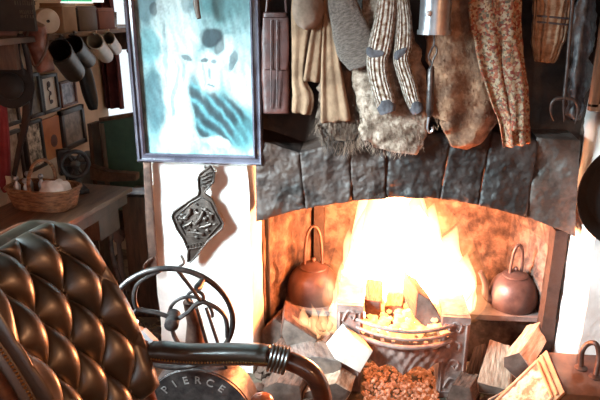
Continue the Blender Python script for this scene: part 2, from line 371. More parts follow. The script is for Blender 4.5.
# inside of the fireplace
xa, xb = at(314, 250, 2.85).x, at(508, 250, 2.85).x
b = MB()
for (p, q) in (((XO0 + .005, 2.43), (xa, 2.85)), ((xa, 2.85), (xb, 2.85)), ((xb, 2.85), (XO1, 2.33))):
    p, q = V((*p, 0)), V((*q, 0)); nr = V((q.y - p.y, p.x - q.x, 0)).normalized()
    def fn(u, v):
        w = p.lerp(q, u); w.z = 1.7 * v; e = min(1, min(u, 1 - u) * 8)
        cell = noise.cell(V((w.x * 5 + .4 * w.y, math.floor(w.z * 7) * 1.7, 3 + w.y)))
        return w + nr * e * (.016 * fr(w, 8) + .008 * fr(w, 25) + .012 * cell)
    b.patch(60, 90, fn)
struct('wall_fireplace', b, M['fire_stone'])
b = MB(); b.box((.2, 2.7, 1.75), (1.5, .9, .1)); struct('ceiling_flue', b, M['sooty_wall'])
# stone ledges either side of the grate
def ledge(x0, x1, y0, y1, z, th=.025):
    m = MB(); m.box(((x0 + x1) / 2, (y0 + y1) / 2, z - th / 2), (x1 - x0, y1 - y0, th)); m.m = 1
    m.box(((x0 + x1) / 2, (y0 + y1) / 2 + .02, (z - th) / 2), (x1 - x0 - .03, y1 - y0 - .03, z - th)); return m
zl = at(510, 313, 2.45).z
struct('trim_1', ledge(at(462, 313, 2.42).x, .80, 2.42, 2.72, zl), [M['ledge_stone'], M['fire_stone']], cuts=5, rough=.006, rfr=14)
zl2 = at(300, 310, 2.45).z
struct('trim_2', ledge(-.36, at(352, 310, 2.42).x, 2.45, 2.76, zl2), [M['ledge_stone'], M['fire_stone']], cuts=5, rough=.006, rfr=14)
# dark upright strips at the two front corners of the mouth
b = MB(); b.box((at(266, 260, 2.45).x + .002, 2.46, .42), (.024, .04, .84)); struct('trim_3', b, M['soot_black'], cuts=3, rough=.003)
b = MB(); p0 = at(559, 250, 2.30); b.box((p0.x, 2.33, .35), (.05, .07, .72)); struct('trim_4', b, M['dark_stone'], cuts=5, rough=.012, rfr=20)
b = MB(); p0 = at(319, 220, 2.80); b.box((p0.x, 2.815, .6), (.05, .05, 1.1)); struct('trim_5', b, M['sooty_wall'], cuts=4, rough=.006)

# ------------------------------------------------------------------ fire grate
gY = 2.17
gx0, gx1 = at(356, 345, gY).x, at(452, 345, gY).x; gc = (gx0 + gx1) / 2; ghw = (gx1 - gx0) / 2
zt = at(405, 331, gY - .07).z; zm = at(405, 347, gY - .07).z; zf0 = at(405, 352, gY - .06).z; zf1 = at(405, 370, gY - .06).z
g = thing('fire_grate', 'cast iron fire grate with bowed front bars holding the blaze', 'fire grate', (gc, gY + .1, 0))
def bow(x, a): return gY - a * (1 - (x / ghw) ** 2)
for z, r in ((zt, .008), ((zt + zm) / 2, .007), (zm, .010)):
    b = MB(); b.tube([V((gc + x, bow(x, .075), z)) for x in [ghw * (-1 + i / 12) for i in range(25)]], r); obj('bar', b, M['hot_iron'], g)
b = MB()
def fret(u, v, dy=0):
    x = ghw * (2 * u - 1); d = zf0 - zf1; low = zf1 + d * (.35 * abs(math.sin(u * math.pi * 4)) - .25 * math.exp(-((u - .5) / .13) ** 2) - .05)
    return V((gc + x, bow(x, .062) + dy + .006 * math.sin(u * 60) * math.sin(v * 9), low + (zf0 - low) * v))
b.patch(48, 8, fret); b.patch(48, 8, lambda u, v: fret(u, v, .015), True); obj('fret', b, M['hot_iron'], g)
for s, (pa, pb) in ((-1, (336, 362)), (1, (440, 468))):
    x0, x1 = at(pa, 350, gY).x, at(pb, 350, gY).x; ztop = at(pb, 318 if s > 0 else 306, gY).z
    b = MB(); b.box(((x0 + x1) / 2, gY + .02, ztop / 2), (x1 - x0, .04, ztop)); b.box(((x0 + x1) / 2, gY + .172, ztop - .008), (x1 - x0 - .004, .31, .02)); b.box((x1 - .012 if s < 0 else x0 + .012, gY + .165, ztop / 2 - .02), (.02, .25, ztop - .05))
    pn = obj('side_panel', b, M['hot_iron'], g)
    o_ = MB(); cx = (x0 + x1) / 2; w = (x1 - x0) / 2 - .012; yy = gY - .002
    o_.tube([(cx - w, yy, .03), (cx + w, yy, .03), (cx + w, yy, ztop - .03), (cx - w, yy, ztop - .03)], .005, closed=True)
    for k in range(4):
        zz = .07 + (ztop - .12) * k / 3
        o_.tube(cat_pts([V((cx - w * .7, yy, zz - .02)), V((cx - w * .2, yy, zz + .025)), V((cx + w * .5, yy, zz + .015)), V((cx + w * .3, yy, zz - .015)), V((cx, yy, zz))], 5), .005)
    obj('scroll_ornament', o_, M['hot_iron'], pn)
b = MB(); b.box((gc, gY + .27, .2), (ghw * 2, .03, .4)); obj('back_plate', b, M['hot_iron'], g)
b = MB()
for i in range(9): b.box((gc + ghw * (-.9 + 1.8 * i / 8), gY + .12, zm - .01), (.014, .30, .014))
obj('grid', b, M['hot_iron'], g)
# glowing coals lying on the grid: a mass no one could count
b = MB()
for i in range(150):
    x = rnd.uniform(-.95, .95) * ghw; y = rnd.uniform(bow(x, .06) + .02, gY + .24); 
    b.ball((gc + x, y, zm + .012 + rnd.uniform(0, .05)), rnd.uniform(.012, .026), (1, 1, .8), 10, .5, 2, i)
tag(obj('glowing_coals', b, M['hot_coal']), 'glowing coals heaped behind the grate bars', 'coals', kind='stuff')
b = MB()
ex0, ex1 = at(364, 385, gY).x, at(438, 385, gY).x
for i in range(620):
    x = rnd.uniform(ex0, ex1); y = rnd.uniform(gY - .13, gY + .2)
    b.ball((x, y, .012 + .045 * rnd.random() * (1 - abs((x - gc) / ghw) ** 2 * .5)), rnd.uniform(.005, .011), (1, 1, .8), 8, .5, 2, i)
tag(obj('fallen_embers', b, M['ember']), 'heap of small orange embers and cinders fallen below the grate', 'embers', kind='stuff')
# logs burning on the grate
def prismlog(name, end, vec, label, mats, grp='split logs around the hearth', shrink=.95, rough=.007, cat='log', bev=.004):
    m = MB(); m.smooth = True; c = sum((V(p) for p in end), V()) / len(end); far = [c + (V(p) - c) * shrink + V(vec) for p in end]; n = len(end)
    m.hullpts(end, far); m.uv = {**{i: (i / n, 0) for i in range(n)}, **{n + i: (i / n, 1) for i in range(n)}}; m.mi = [1, 1] + [0] * n
    return tag(obj(name, m, mats, bevel=bev, cuts=3, rough=rough, rfr=22), label, cat, grp)
LG = [M['log_wood'], M['log_end']]; LD = [M['log_dark'], M['log_end']]; LC = [M['char'], M['log_end']]; LW = [M['log_grey'], M['log_end']]
def P4(l, Y): return [at(x, y, Y) for x, y in l]
prismlog('log', P4([(364, 300), (380, 302), (380, 328), (366, 328)], 2.24), V((.01, .10, .05)), 'short charred stump burning at the left of the grate', LC)
prismlog('log', P4([(418, 292), (430, 300), (444, 322), (424, 328), (415, 318)], 2.22), V((-.05, .14, .03)), 'charred log burning at the right of the grate', LC)
prismlog('log', P4([(384, 306), (402, 306), (404, 326), (386, 328)], 2.28), V((.02, .10, .03)), 'charred chunk in the middle of the fire', LC)

# flames -------------------------------------------------------------
def flame(m, c, h, r, sway, seed, squ=.75):
    n, k = 14, 16; c = V(c); vs = []; fs = []
    for i in range(k + 1):
        t = i / k; rr = r * (math.sin(math.pi * min(1, .18 + t * .82)) ** .8 * (1 - t) ** .35 + .02) * (1 if t < 1 else .05)
        o = c + V((sway * t * t + .25 * r * noise.noise(V((seed, t * 3, 0))), .3 * r * noise.noise(V((seed, 7, t * 3))), h * t))
        for j in range(n):
            a = 2 * math.pi * j / n; kk = 1 + .28 * noise.noise(V((math.cos(a) * 1.5 + seed, math.sin(a) * 1.5, t * 2.2)))
            vs.append(o + V((math.cos(a) * rr * kk, math.sin(a) * rr * squ * kk, 0)))
    for i in range(k):
        for j in range(n): fs.append((i * n + j, i * n + (j + 1) % n, (i + 1) * n + (j + 1) % n, (i + 1) * n + j))
    fs += [list(range(n))[::-1], list(range(k * n, (k + 1) * n))]
    m.add(vs, fs)
fY = 2.47
fr_ = thing('fire', 'tall white hot fire blazing up out of the iron grate', 'fire', (gc, fY, zm))
def tongue(m, px, pyb, pyt, wpx, sway, seed, Y=fY):
    p, q = at(px, pyb, Y), at(px, pyt, Y); s = mpp(px, (pyb + pyt) / 2, Y)
    flame(m, p, q.z - p.z, wpx * s / 2, sway * s, seed)
b = MB()
for i, t in enumerate([(384, 326, 150, 84, -6), (368, 326, 168, 60, -8), (400, 326, 158, 70, 2), (372, 326, 150, 40, -2), (414, 326, 200, 84, 10), (432, 324, 226, 76, 16), (446, 322, 252, 60, 16), (456, 320, 272, 40, 10), (356, 322, 228, 50, -8), (350, 322, 262, 36, -10), (344, 318, 280, 34, -6), (405, 328, 190, 90, 4)]): tongue(b, *t, i * 3.1 + 1)
obj('flame_body', b, M['flame_body'], fr_, sub=1)
b = MB()
for i, t in enumerate([(386, 326, 168, 84, -4), (408, 326, 205, 96, 6), (370, 324, 220, 62, -6), (436, 322, 250, 70, 10)]): tongue(b, *t, i * 2.3 + 40)
obj('flame_core', b, M['flame_core'], fr_, sub=1)
b = MB()
for i, t in enumerate([(386, 326, 130, 112, -6), (412, 326, 170, 124, 10), (440, 324, 215, 100, 16), (460, 320, 246, 56, 14), (358, 324, 205, 70, -10), (346, 320, 250, 46, -12)]): tongue(b, *t, i * 1.7 + 80)
obj('flame_edge', b, M['flame_outer'], fr_, sub=1)

# ------------------------------------------------------------------ kettles
def kettle(name, label, px, pyb, w, h, Y, spout, hoop, m, ped=None):
    c = at(px, pyb, Y); s = mpp(px, pyb - h / 2, Y); r = w * s / 2; hh = h * s * 1.02
    t = thing(name, label, 'kettle', c, 'kettles on the hearth ledges')
    pr = [(.66 * r, 0), (.84 * r, .03 * hh), (.98 * r, .25 * hh), (r, .42 * hh), (.97 * r, .58 * hh), (.86 * r, .77 * hh), (.62 * r, .89 * hh), (.52 * r, .91 * hh), (.5 * r, .94 * hh)]
    b = MB(); b.lathe(pr, c, n=36); obj('body', b, m, t, sub=1)
    b = MB(); z0 = c + V((0, 0, .92 * hh)); b.lathe([(.52 * r, 0), (.52 * r, .03 * hh), (.3 * r, .09 * hh), (.02 * r, .12 * hh)], z0, n=28); l = obj('lid', b, m, t)
    b = MB(); b.ball(z0 + V((0, 0, .17 * hh)), .10 * r, n=12); b.tube([z0 + V((0, 0, .1 * hh)), z0 + V((0, 0, .17 * hh))], .04 * r); obj('knob', b, m, l)
    d = V((spout, -.15, 0)).normalized(); b = MB()
    pts = cat_pts([c + d * .8 * r + V((0, 0, .3 * hh)), c + d * 1.15 * r + V((0, 0, .45 * hh)), c + d * 1.25 * r + V((0, 0, .75 * hh)), c + d * 1.5 * r + V((0, 0, 1.05 * hh))], 6)
    b.tube(pts, [.22 * r - .12 * r * i / (len(pts) - 1) for i in range(len(pts))], 12); obj('spout', b, m, t)
    hx = .62 * r * hoop[1]; top = hoop[0] * s; ax = V((math.cos(hoop[2]), math.sin(hoop[2]), 0))
    b = MB(); b.tube(cat_pts([c - ax * hx + V((0, 0, .75 * hh)), c - ax * hx + V((0, 0, .75 * hh + top * .45)), c - ax * hx * .7 + V((0, 0, .75 * hh + top * .85)), c + V((0, 0, .75 * hh + top)), c + ax * hx * .7 + V((0, 0, .75 * hh + top * .85)), c + ax * hx + V((0, 0, .75 * hh + top * .45)), c + ax * hx + V((0, 0, .75 * hh))], 6), .065 * r if hoop[3] is None else hoop[3]); obj('handle', b, M['steel'] if hoop[4] else m, t)
    for sgn in (-1, 1):
        b = MB(); b.ball(c + ax * sgn * hx + V((0, 0, .76 * hh)), .13 * r, n=10); obj('lug', b, m, t)
kettle('kettle', 'large smoke-browned kettle with a tall thin hoop handle left of the fire', 313, 308, 53, 48, 2.60, .75, (52, .52, R(15), .007, 0), M['copper'])
kettle('kettle', 'squat dull copper kettle with thick arched handle on the ledge right of the fire', 511, 311, 48, 42, 2.53, -.8, (40, .42, R(20), None, 0), M['copper'])

# ------------------------------------------------------------------ logs around the hearth
prismlog('log', P4([(503, 357), (520, 352), (531, 368), (518, 381), (503, 367)], 2.12), at(537, 322, 2.34) - at(515, 354, 2.12), 'large split log with pale flat top lying right of the grate', LG)
prismlog('log', P4([(477, 381), (510, 390), (512, 398), (478, 392)], 2.13), at(500, 340, 2.25) - at(494, 385, 2.13), 'tan split log leaning upright in front of the right ledge', LG, shrink=.62)
prismlog('log', P4([(456, 398), (478, 392), (480, 402), (458, 406)], 2.17), at(480, 346, 2.30) - at(468, 398, 2.17), 'dark reddish split log leaning beside the grate\'s right cheek', LD, shrink=.5)
prismlog('log', P4([(484, 402), (500, 393), (510, 398), (508, 412), (490, 414)], 2.02), V((.14, .12, .0)), 'low log at the bottom edge in front of the tan split log', LG)
prismlog('log', P4([(444, 404), (452, 384), (470, 388), (474, 404)], 2.07), V((.05, .1, .0)), 'small dark log by the bottom of the grate\'s right cheek', LD)
prismlog('log', P4([(281, 333), (284, 318), (318, 340), (303, 356), (288, 352)], 2.26), V((-.02, .16, .01)), 'three-sided dark log alight along its top edge left of the grate', [M['char'], M['log_end']])
prismlog('log', P4([(287, 362), (312, 356), (342, 361), (338, 384), (288, 380)], 2.13), V((-.04, .16, -.01)), 'grey split log lying below the alight log', LW)
prismlog('log', P4([(300, 354), (322, 346), (338, 356), (318, 362)], 2.24), V((.04, .14, .0)), 'brown stick of wood wedged between the alight log and the pale block', LD)
prismlog('log', P4([(262, 388), (276, 382), (300, 386), (302, 404), (266, 406)], 2.02), V((.03, .15, .0)), 'dark lump of bog wood at the bottom edge under the chair arm', LD)
prismlog('log', P4([(304, 392), (336, 382), (352, 392), (340, 410), (300, 410)], 2.04), V((.02, .12, .0)), 'orange-lit split log at the bottom edge below the grey log', LG)
prismlog('log', P4([(262, 330), (274, 318), (284, 326), (280, 346), (262, 350)], 2.33), V((.03, .12, .0)), 'brown log standing against the left jamb', LD)
prismlog('log', P4([(270, 352), (286, 352), (292, 374), (268, 376)], 2.2), V((.02, .12, .0)), 'short dark log behind the curl of the chair arm', LD)
prismlog('timber_block', P4([(353, 338), (373, 351), (360, 373), (335, 359)], 2.07), V((-.045, .09, .012)), 'pale square-sawn timber block tilted in front of the grate', [M['pale_block'], M['pale_block']], None, .97, .0, 'wood block', .002)
# flames on the alight log
b = MB()
for i, (x, yb, yt, w) in enumerate([(303, 332, 306, 15), (310, 336, 312, 18), (317, 338, 303, 13), (325, 334, 312, 18), (333, 332, 300, 18), (298, 326, 314, 10), (322, 330, 308, 14)]):
    p, q = at(x, yb, 2.31), at(x, yt, 2.31); flame(b, p, q.z - p.z, w * mpp(x, yt, 2.31) / 2, .03 * math.sin(i * 2.1), i * 5.3)
lowf = volmat('small_flame', (1, .5, .22), 40)
tag(obj('log_flames', b, lowf), 'small bright flames licking along the alight log on the left', 'flames', kind='stuff')

# ------------------------------------------------------------------ coal box at lower right
bY = 1.95
def q(x, y, Y): return at(x, y, Y)
A, B_, D_ = q(548, 352, bY + .10), q(566, 394, bY - .09), q(496, 402, bY + .02)
k = B_ - A; l1 = D_ - A
cb = thing('coal_box', 'varnished wooden coal box with carved sloping lid and iron hoop handle', 'coal box', (A.x + .1, bY, 0))
nrm = k.cross(l1).normalized(); nrm = nrm if nrm.z > 0 else -nrm
L1 = A + l1 * 1.45; K1 = B_ + l1 * 1.45
zl0 = min(L1.z, K1.z) - .05
Rr = V((.34, 0, 0))
b = MB(); b.add([A, B_, B_ + Rr, A + Rr, L1, K1] + [V((p.x, p.y, 0)) for p in (A, B_, B_ + Rr, A + Rr, L1, K1)],
      [(0, 1, 2, 3), (0, 4, 5, 1), (1, 5, 11, 7), (1, 7, 8, 2), (2, 8, 9, 3), (3, 9, 6, 0), (0, 6, 10, 4), (4, 10, 11, 5), (6, 7, 8, 9), (6, 10, 11, 7)])
obj('body', b, M['box_wood'], cb, bevel=.003)
b = MB(); e1, e2 = k.normalized(), l1.normalized()
def lidp(u, v, h): return A + k * u + l1 * v + nrm * h
ld = MB(); ld.hullpts([lidp(.0, .0, .002), lidp(1, .0, .002), lidp(1, 1.42, .002), lidp(0, 1.42, .002)], [lidp(.0, .0, .014), lidp(1, .0, .014), lidp(1, 1.42, .014), lidp(0, 1.42, .014)])
lid = obj('lid', ld, M['box_trim'], cb, bevel=.002)
b = MB(); b.patch(30, 40, lambda u, v: lidp(.1 + .8 * u, .2 + 1.15 * v, .017 + .004 * fr(V((u * 5, v * 9, 0)), 2))); obj('carved_panel', b, M['carved'], lid)
b = MB()
for (u0, v0, u1, v1) in ((.08, .18, .92, .18), (.08, .18, .08, 1.36), (.92, .18, .92, 1.36), (.04, .1, .96, .1)):
    b.tube([lidp(u0, v0, .018), lidp(u1, v1, .018)], .006, 8)
obj('moulding', b, M['box_trim'], lid)
b = MB(); hp = [at(582, 362, bY - .0), at(582, 352, bY), at(588, 344, bY), at(596, 344, bY - .02), at(599, 356, bY - .03), at(596, 374, bY - .05)]
hp[0].z = A.z; hp[-1].z = A.z; b.tube(cat_pts(hp, 6), .009, 10); hd = obj('handle', b, M['rust_iron'], cb)
b = MB(); 
for p in (hp[0], hp[-1]): b.lathe([(.022, 0), (.022, .006), (.012, .012)], V((p.x, p.y, A.z)), n=16)
obj('handle_plate', b, M['rust_iron'], hd)

# ------------------------------------------------------------------ leather armchair
ang = R(4); fwd = V((math.cos(ang), -math.sin(ang), 0)); wd = V((math.sin(ang), math.cos(ang), 0))   # faces the fire; wd runs to the far side
Pf = at(156, 388, 1.42); cw = .41; rt_ = ray(66, 208); lean = V((0, 0, H)) + rt_ * ((Pf - V((0, 0, H))).dot(wd) / rt_.dot(wd)) - Pf; ch_ = lean.length; lean.normalize(); print('LEAN', lean, ch_, Pf)
nb = wd.cross(lean); nb = nb if nb.dot(fwd) > 0 else -nb
ctr = Pf - wd * cw / 2
ach = thing('armchair', 'button-tufted dark leather armchair with wooden frame facing the fire', 'armchair', (ctr.x + .15, ctr.y - .1, 0))
def backp(u, v, h):                                          # u 0 near side .. 1 far side, v 0 bottom .. 1 top
    bowd = .045 * (2 * u - 1) ** 2; cu = .03 * math.sin(v * math.pi)
    round_ = .05 * max(0, abs(2 * u - 1) - .55) ** 2 / .2
    return Pf + wd * cw * (u - 1) + lean * (ch_ * v - round_ * v) + nb * (h + bowd + cu - .06)
def sm_(t): t = max(0, min(1, t)); return t * t * (3 - 2 * t)
def tuft(u, v):
    a = u * 3.5 + v * 2.6; c = u * 3.5 - v * 2.6 + .5
    s = (abs(math.sin(math.pi * a / 1)) * abs(math.sin(math.pi * c / 1))) ** .5
    edge = min(1, min(u, 1 - u, v * 1.2, 1 - v) / .08); edge = math.sqrt(max(0, 1 - (1 - edge) ** 2))
    k_ = 1 - sm_(min(u, 1 - u) / .13); s = s * (1 - k_) + .62 * k_
    return .052 * s * min(1, .25 + edge) + .012 * edge
def tuftp(u, v):
    rr = max(0, v - .9) / .1; return backp(u, min(v, .985), tuft(u, v) * (1 - .35 * rr ** 2))
b = MB(); b.patch(150, 170, tuftp); b.patch(10, 10, lambda u, v: backp(u, v, -.045), True)
for edge in ([(i / 40, 1) for i in range(41)], [(0, i / 40) for i in range(41)], [(1, i / 40) for i in range(41)]):
    n = len(edge); vs = []
    for (u, v) in edge:
        for t in range(7):
            an = t / 6 * math.pi; out = lean * .02 * math.sin(an) if v == 1 and edge[0][1] == 1 else wd * (1 if u == 1 else -1) * .018 * math.sin(an)
            top = tuft(u, v) * (.65 if v > .98 else 1); h = top + (-.045 - top) * t / 6; vs.append(backp(u, min(v, .985), h) + out)
    b.add(vs, [(i * 7 + t, (i + 1) * 7 + t, (i + 1) * 7 + t + 1, i * 7 + t + 1) for i in range(n - 1) for t in range(6)])
for i in range(-2, 10):
    for j in range(-8, 6):
        u = (i + j - .5) / 7.0; v = (i - j + .5) / 5.2
        if .11 < u < .89 and .04 < v < .95: b.ball(backp(u, v, .006 + .012), .009, n=10)
br = obj('backrest', b, M['leather'], ach, sharp=80)
# wooden frame round the back with nailhead trim
path = [backp(0, v, -.03) - wd * .028 for v in [-.3 + .06 * i for i in range(22)]]
b = MB()
for sgn, u in ((-1, 0), (1, 1)):
    pp = [backp(u, v, -.035) + wd * sgn * .026 for v in [-.25 + .0625 * i for i in range(20)]]
    b.tube(pp, .022, 10)
b.tube([backp(u, .985, -.05) + lean * .006 for u in [i / 20 for i in range(21)]], .018, 10)
obj('back_frame', b, M['wood_red'], ach)
b = MB()
for i in range(60): b.ball(backp(0, i / 60, .012) - wd * .014, .0042, n=6)
obj('nailhead_trim', b, M['brass'], ach)
# arms: far one padded, its wooden scroll curling down at the front
def arm(off, far):
    p = [at(128, 338, 1.43), at(150, 352, 1.44), at(190, 356, 1.44), at(235, 356, 1.42), at(270, 357, 1.41), at(292, 362, 1.40), at(310, 372, 1.39), at(320, 388, 1.385), at(322, 408, 1.39)]
    p = [x + off for x in p]; p.append(p[-1] + V((-.03, .01, -.06))); p.append(V((p[-1].x - .03, p[-1].y, .42)))
    b = MB(); pts = cat_pts(p, 6); b.soft([(x, .05, .05) for x in pts], n=14, rows=80, pw=2.4, tdir=(.3, 1, 0)); a = obj('armrest', b, M['wood_red'], ach)
    b = MB(); pad = cat_pts(p[1:5], 8); b.soft([(x + V((0, 0, .008)), .050 if 2 < i < len(pad) - 3 else .042, .066) for i, x in enumerate(pad)], n=20, rows=50, pw=2.6, tdir=(.1, 1, 0)); obj('arm_pad', b, M['leather'], a)
    b = MB()
    for i in range(46):
        x = i / 45 * (len(pad) - 1); j = min(int(x), len(pad) - 2); c = pad[j].lerp(pad[j + 1], x - j); b.ball(c + V((0, -.034, .001)), .0034, n=6)
    obj('nailhead', b, M['brass'], a)
    b = MB()
    for i in range(5):
        c = p[4].lerp(p[5], .05 + i * .17); b.tube(circ(c, (.25, 0, 1), (0, 1, 0), .034, 18), .005, 6, closed=True)
    obj('lacing', b, M['leather'], a)
arm(V((0, 0, 0)), True); arm(-wd * (cw + .06), False)
sz = .27; s0 = Pf + V((0, 0, 0)); s0.z = sz
b = MB(); sp = [(s0 - wd * cw * .5 + fwd * t, cw + .04, .15) for t in (-.02, .1, .22, .34, .44)]
b.soft(sp, n=30, rows=30, tdir=(0, 0, 1), pw=4); obj('seat', b, M['leather'], ach)
for sx in (.02, .42):
    for sw in (.06, .94):
        p = Pf + fwd * sx - wd * cw * sw; b = MB(); b.tube([V((p.x, p.y, .22)), V((p.x, p.y, .12)), V((p.x, p.y, 0))], [.028, .024, .016], 12); obj('leg', b, M['wood_red'], ach)
# small polished wooden knob of the box below the arm
b = MB(); c = at(262, 397, 1.50); 
b.lathe([(.0, -.006), (.03, -.004), (.036, .01), (.036, .03), (.028, .042), (.0, .046)], c + V((0, 0, -.04)), n=24)
b.tube([c + V((0, 0, -.04)), V((c.x, c.y, 0))], [.018, .02], 14); b.lathe([(.10, 0), (.10, .015), (.03, .03)], V((c.x, c.y, .0)), n=24)
tag(obj('wooden_stand', b, M['wood_orange'], sub=1), 'small orange varnished wooden stand showing its round top under the chair arm', 'stand')

# ------------------------------------------------------------------ fire-bellows wheel
wY = 1.62; wc = at(172.5, 320, wY); s = mpp(173, 321, wY); wr = 60 * s; hub = wc + V((-.004, 0, 0))
wu, ww = V((.985, .17, 0)), V((0, -.12, .993))
fb = thing('bellows_fan', 'black cast iron wheel-driven fire bellows on a drum standing by the white pier', 'bellows', (at(203, 420, 1.75).x, 1.75, 0))
b = MB(); b.tube(circ(wc, wu, ww, wr, 64), .009, 10, closed=True); wh = obj('wheel', b, M['iron'], fb)
for kk in range(3):
    a = R(105 + 120 * kk); b = MB()
    pts = [wc + (wu * math.cos(a + da) + ww * math.sin(a + da)) * wr * rr for da, rr in ((0, .05), (.75, .30), (.85, .62), (.35, .86), (-.15, .97))]
    b.tube(cat_pts(pts, 8), .0075, 8)
    pts = [wc + (wu * math.cos(a + da) + ww * math.sin(a + da)) * wr * rr for da, rr in ((.85, .60), (1.3, .72), (1.65, .97))]
    b.tube(cat_pts(pts, 8), .006, 8); obj('spoke', b, M['iron'], wh)
b = MB(); ax = wu.cross(ww).normalized(); b.lathe([(.022, -.03), (.022, .03), (.012, .036)], wc, ax, 18); obj('hub', b, M['iron'], wh)
hp = wc + (wu * math.cos(R(54)) + ww * math.sin(R(54))) * wr * .98
b = MB(); o = hp - V((0, .01, 0)); b.tube([o, o + V((0, -.05, 0)), o + V((0, -.07, .005))], [.008, .013, .006], 10); obj('crank_handle', b, M['iron'], wh)
dc = V((at(203, 400, wY + .13).x, wY + .13, .0)); dtop = at(203, 369, wY + .08).z; dr = dtop / 2; dc.z = dr
b = MB(); b.lathe([(dr * .96, -.055), (dr, -.05), (dr, .05), (dr * .96, .055)], dc, (0, 1, 0), 48)
b.lathe([(dr * .99, -.062), (dr * .99, -.056), (dr * .90, -.056)], dc, (0, 1, 0), 48); drum_mb = b
b = MB(); top = V((wc.x + .03, wY + .07, wc.z + .03)); b.tube([V((dc.x - .02, dc.y, dc.z + dr * .9)), V((wc.x + .04, wY + .10, wc.z - .06)), top], [.042, .026, .016], 14); obj('post', b, M['rust_iron'], fb)
for dx in (.045, .09):
    b = MB(); b.tube([V((dc.x + dx, dc.y, dc.z + dr * .85)), V((wc.x + .03 + dx * .7, wY + .06, wc.z + .015))], .006, 8); obj('strut', b, M['iron'], fb)
b = MB(); b.tube(circ(V((wc.x + .045, wY + .05, wc.z - .005)), wu, ww, wr * .36, 30, R(-10), R(200), False), .006, 8); obj('bracket_arch', b, M['iron'], fb)
b = MB(); b.tube(circ(top + V((.03, -.01, .02)), wu, ww, .026, 20), .006, 8, closed=True); obj('ring', b, M['iron'], fb)
b = MB(); b.box((dc.x, dc.y, .012), (.34, .2, .024)); obj('foot', b, M['iron'], fb, bevel=.004)
# lettering cast round the drum
cu = bpy.data.curves.new('t', 'FONT'); word = 'PIERCE'
def letter(ch, loc, rot, size, ext=.0015):
    c = bpy.data.curves.new('t', 'FONT'); c.body = ch; c.size = size; c.extrude = ext; c.align_x = 'CENTER'; c.align_y = 'CENTER'
    o = bpy.data.objects.new('t', c); C.objects.link(o); o.matrix_world = Matrix.Translation(loc) @ rot
    bpy.context.view_layer.update(); dg = bpy.context.evaluated_depsgraph_get(); me = bpy.data.meshes.new_from_object(o.evaluated_get(dg)); me.transform(o.matrix_world)
    bm = bmesh.new(); bm.from_mesh(me); bpy.data.objects.remove(o); return bm
def merge(bms):
    r = bmesh.new()
    for x in bms:
        me = bpy.data.meshes.new('t'); x.to_mesh(me); x.free(); r.from_mesh(me)
    return r
bms = []
for i, chx in enumerate(word):
    a = R(90 + 46 - i * 16); d = V((math.cos(a), 0, math.sin(a))); p = dc + d * dr * .80 + V((0, -.0628, 0))
    bms.append(letter(chx, p, Matrix.Rotation(R(90), 4, 'X') @ Matrix.Rotation(a - R(90), 4, 'Z'), .040))
lt = merge(bms)
for f in lt.faces: f.material_index = 1
obj('drum', merge([drum_mb.bm(), lt]), [M['iron'], M['label_letter']], fb, sharp=30)
# cup and slate by the bellows
c = atZ(134, 329, .36); 
b = MB(); c = at(133, 331, 2.02); b.lathe([(.020, 0), (.024, .035), (.027, .04), (.024, .04), (.021, .036), (.0, .034)], c, n=20); b.lathe([(.05, -c.z), (.05, -.01), (.045, -.001)], c, n=20)
tag(obj('white_pot', b, M['white_enamel']), 'short white pot standing on the floor behind the chair back', 'pot')
b = MB(); b.prism(P4([(132, 336), (142, 330), (156, 344), (160, 358), (140, 356)], 2.0), V((.01, .02, 0)));
tag(obj('slate_slab', b, M['grey_slate'], bevel=.002), 'pale grey slab leaning behind the bellows wheel', 'slab')

# ------------------------------------------------------------------ iron plaque on the pier
def pl(x, y): return ((x / 3.333) + 150, (y / 3.333) + 160)
out = [(200, 20), (215, 42), (212, 72), (184, 104), (182, 112), (205, 130), (228, 178), (247, 210), (240, 228), (195, 268), (172, 296), (150, 325), (136, 340), (126, 338), (128, 300), (112, 262), (88, 226), (74, 188), (80, 172), (128, 136), (160, 116), (164, 104), (160, 62), (168, 44)]
pts = [at(*pl(x, y), YP - .045) for x, y in out]
pq = thing('iron_plaque', 'diamond shaped cast iron plaque with raised figures hung on the white pier', 'plaque', (pts[0].x, YP - .04, pts[12].z))
b = MB(); b.prism(pts, V((0, .016, 0))); obj('plate', b, M['bronze'], pq, bevel=.003)
b = MB(); b.tube([p + V((0, -.003, 0)) for p in pts], .0045, 8, closed=True)
def pp(x, y, d=0): return at(*pl(x, y), YP - .05 - d)
pr2 = random.Random(11)
for i in range(90):
    x, y = pr2.uniform(88, 236), pr2.uniform(140, 262)
    if abs(x - 160) / 82 + abs(y - 203) / 70 > .92: continue
    b.ball(pp(x, y), pr2.uniform(.004, .008), (pr2.uniform(.8, 1.6), .7, pr2.uniform(.7, 1.2)), 10, .6, 2, i)
inn = [V((160 + (x - 160) * .86, 0, 205 + (y - 205) * .86)) for x, y in ((205, 130), (228, 178), (247, 210), (195, 268), (112, 262), (74, 188), (128, 136), (170, 112))]
b.tube([pp(p.x, p.z, -.002) for p in inn], .003, 6, closed=True)
for x0_, y0_, x1_, y1_, r_ in ((120, 190, 134, 162, .008), (150, 215, 178, 170, .009), (190, 172, 205, 200, .008), (110, 222, 140, 205, .007), (165, 225, 205, 212, .007), (130, 240, 175, 245, .006)):
    b.tube([pp(x0_, y0_), pp((x0_ + x1_) / 2 + 5, (y0_ + y1_) / 2), pp(x1_, y1_)], [r_ * .6, r_, r_ * .7], 8)
for i in range(5):
    b.tube(circ(pp(130 + i * 10, 290 - i * 2), (1, 0, 0), (0, 0, 1), .010, 14), .003, 6, closed=True)
for i in range(4):
    b.tube([pp(188, 44 + i * 14), pp(208 if i < 2 else 206, 38 + i * 14)], .0028, 6); b.tube([pp(188, 48 + i * 14), pp(168, 56 + i * 12)], .0028, 6)
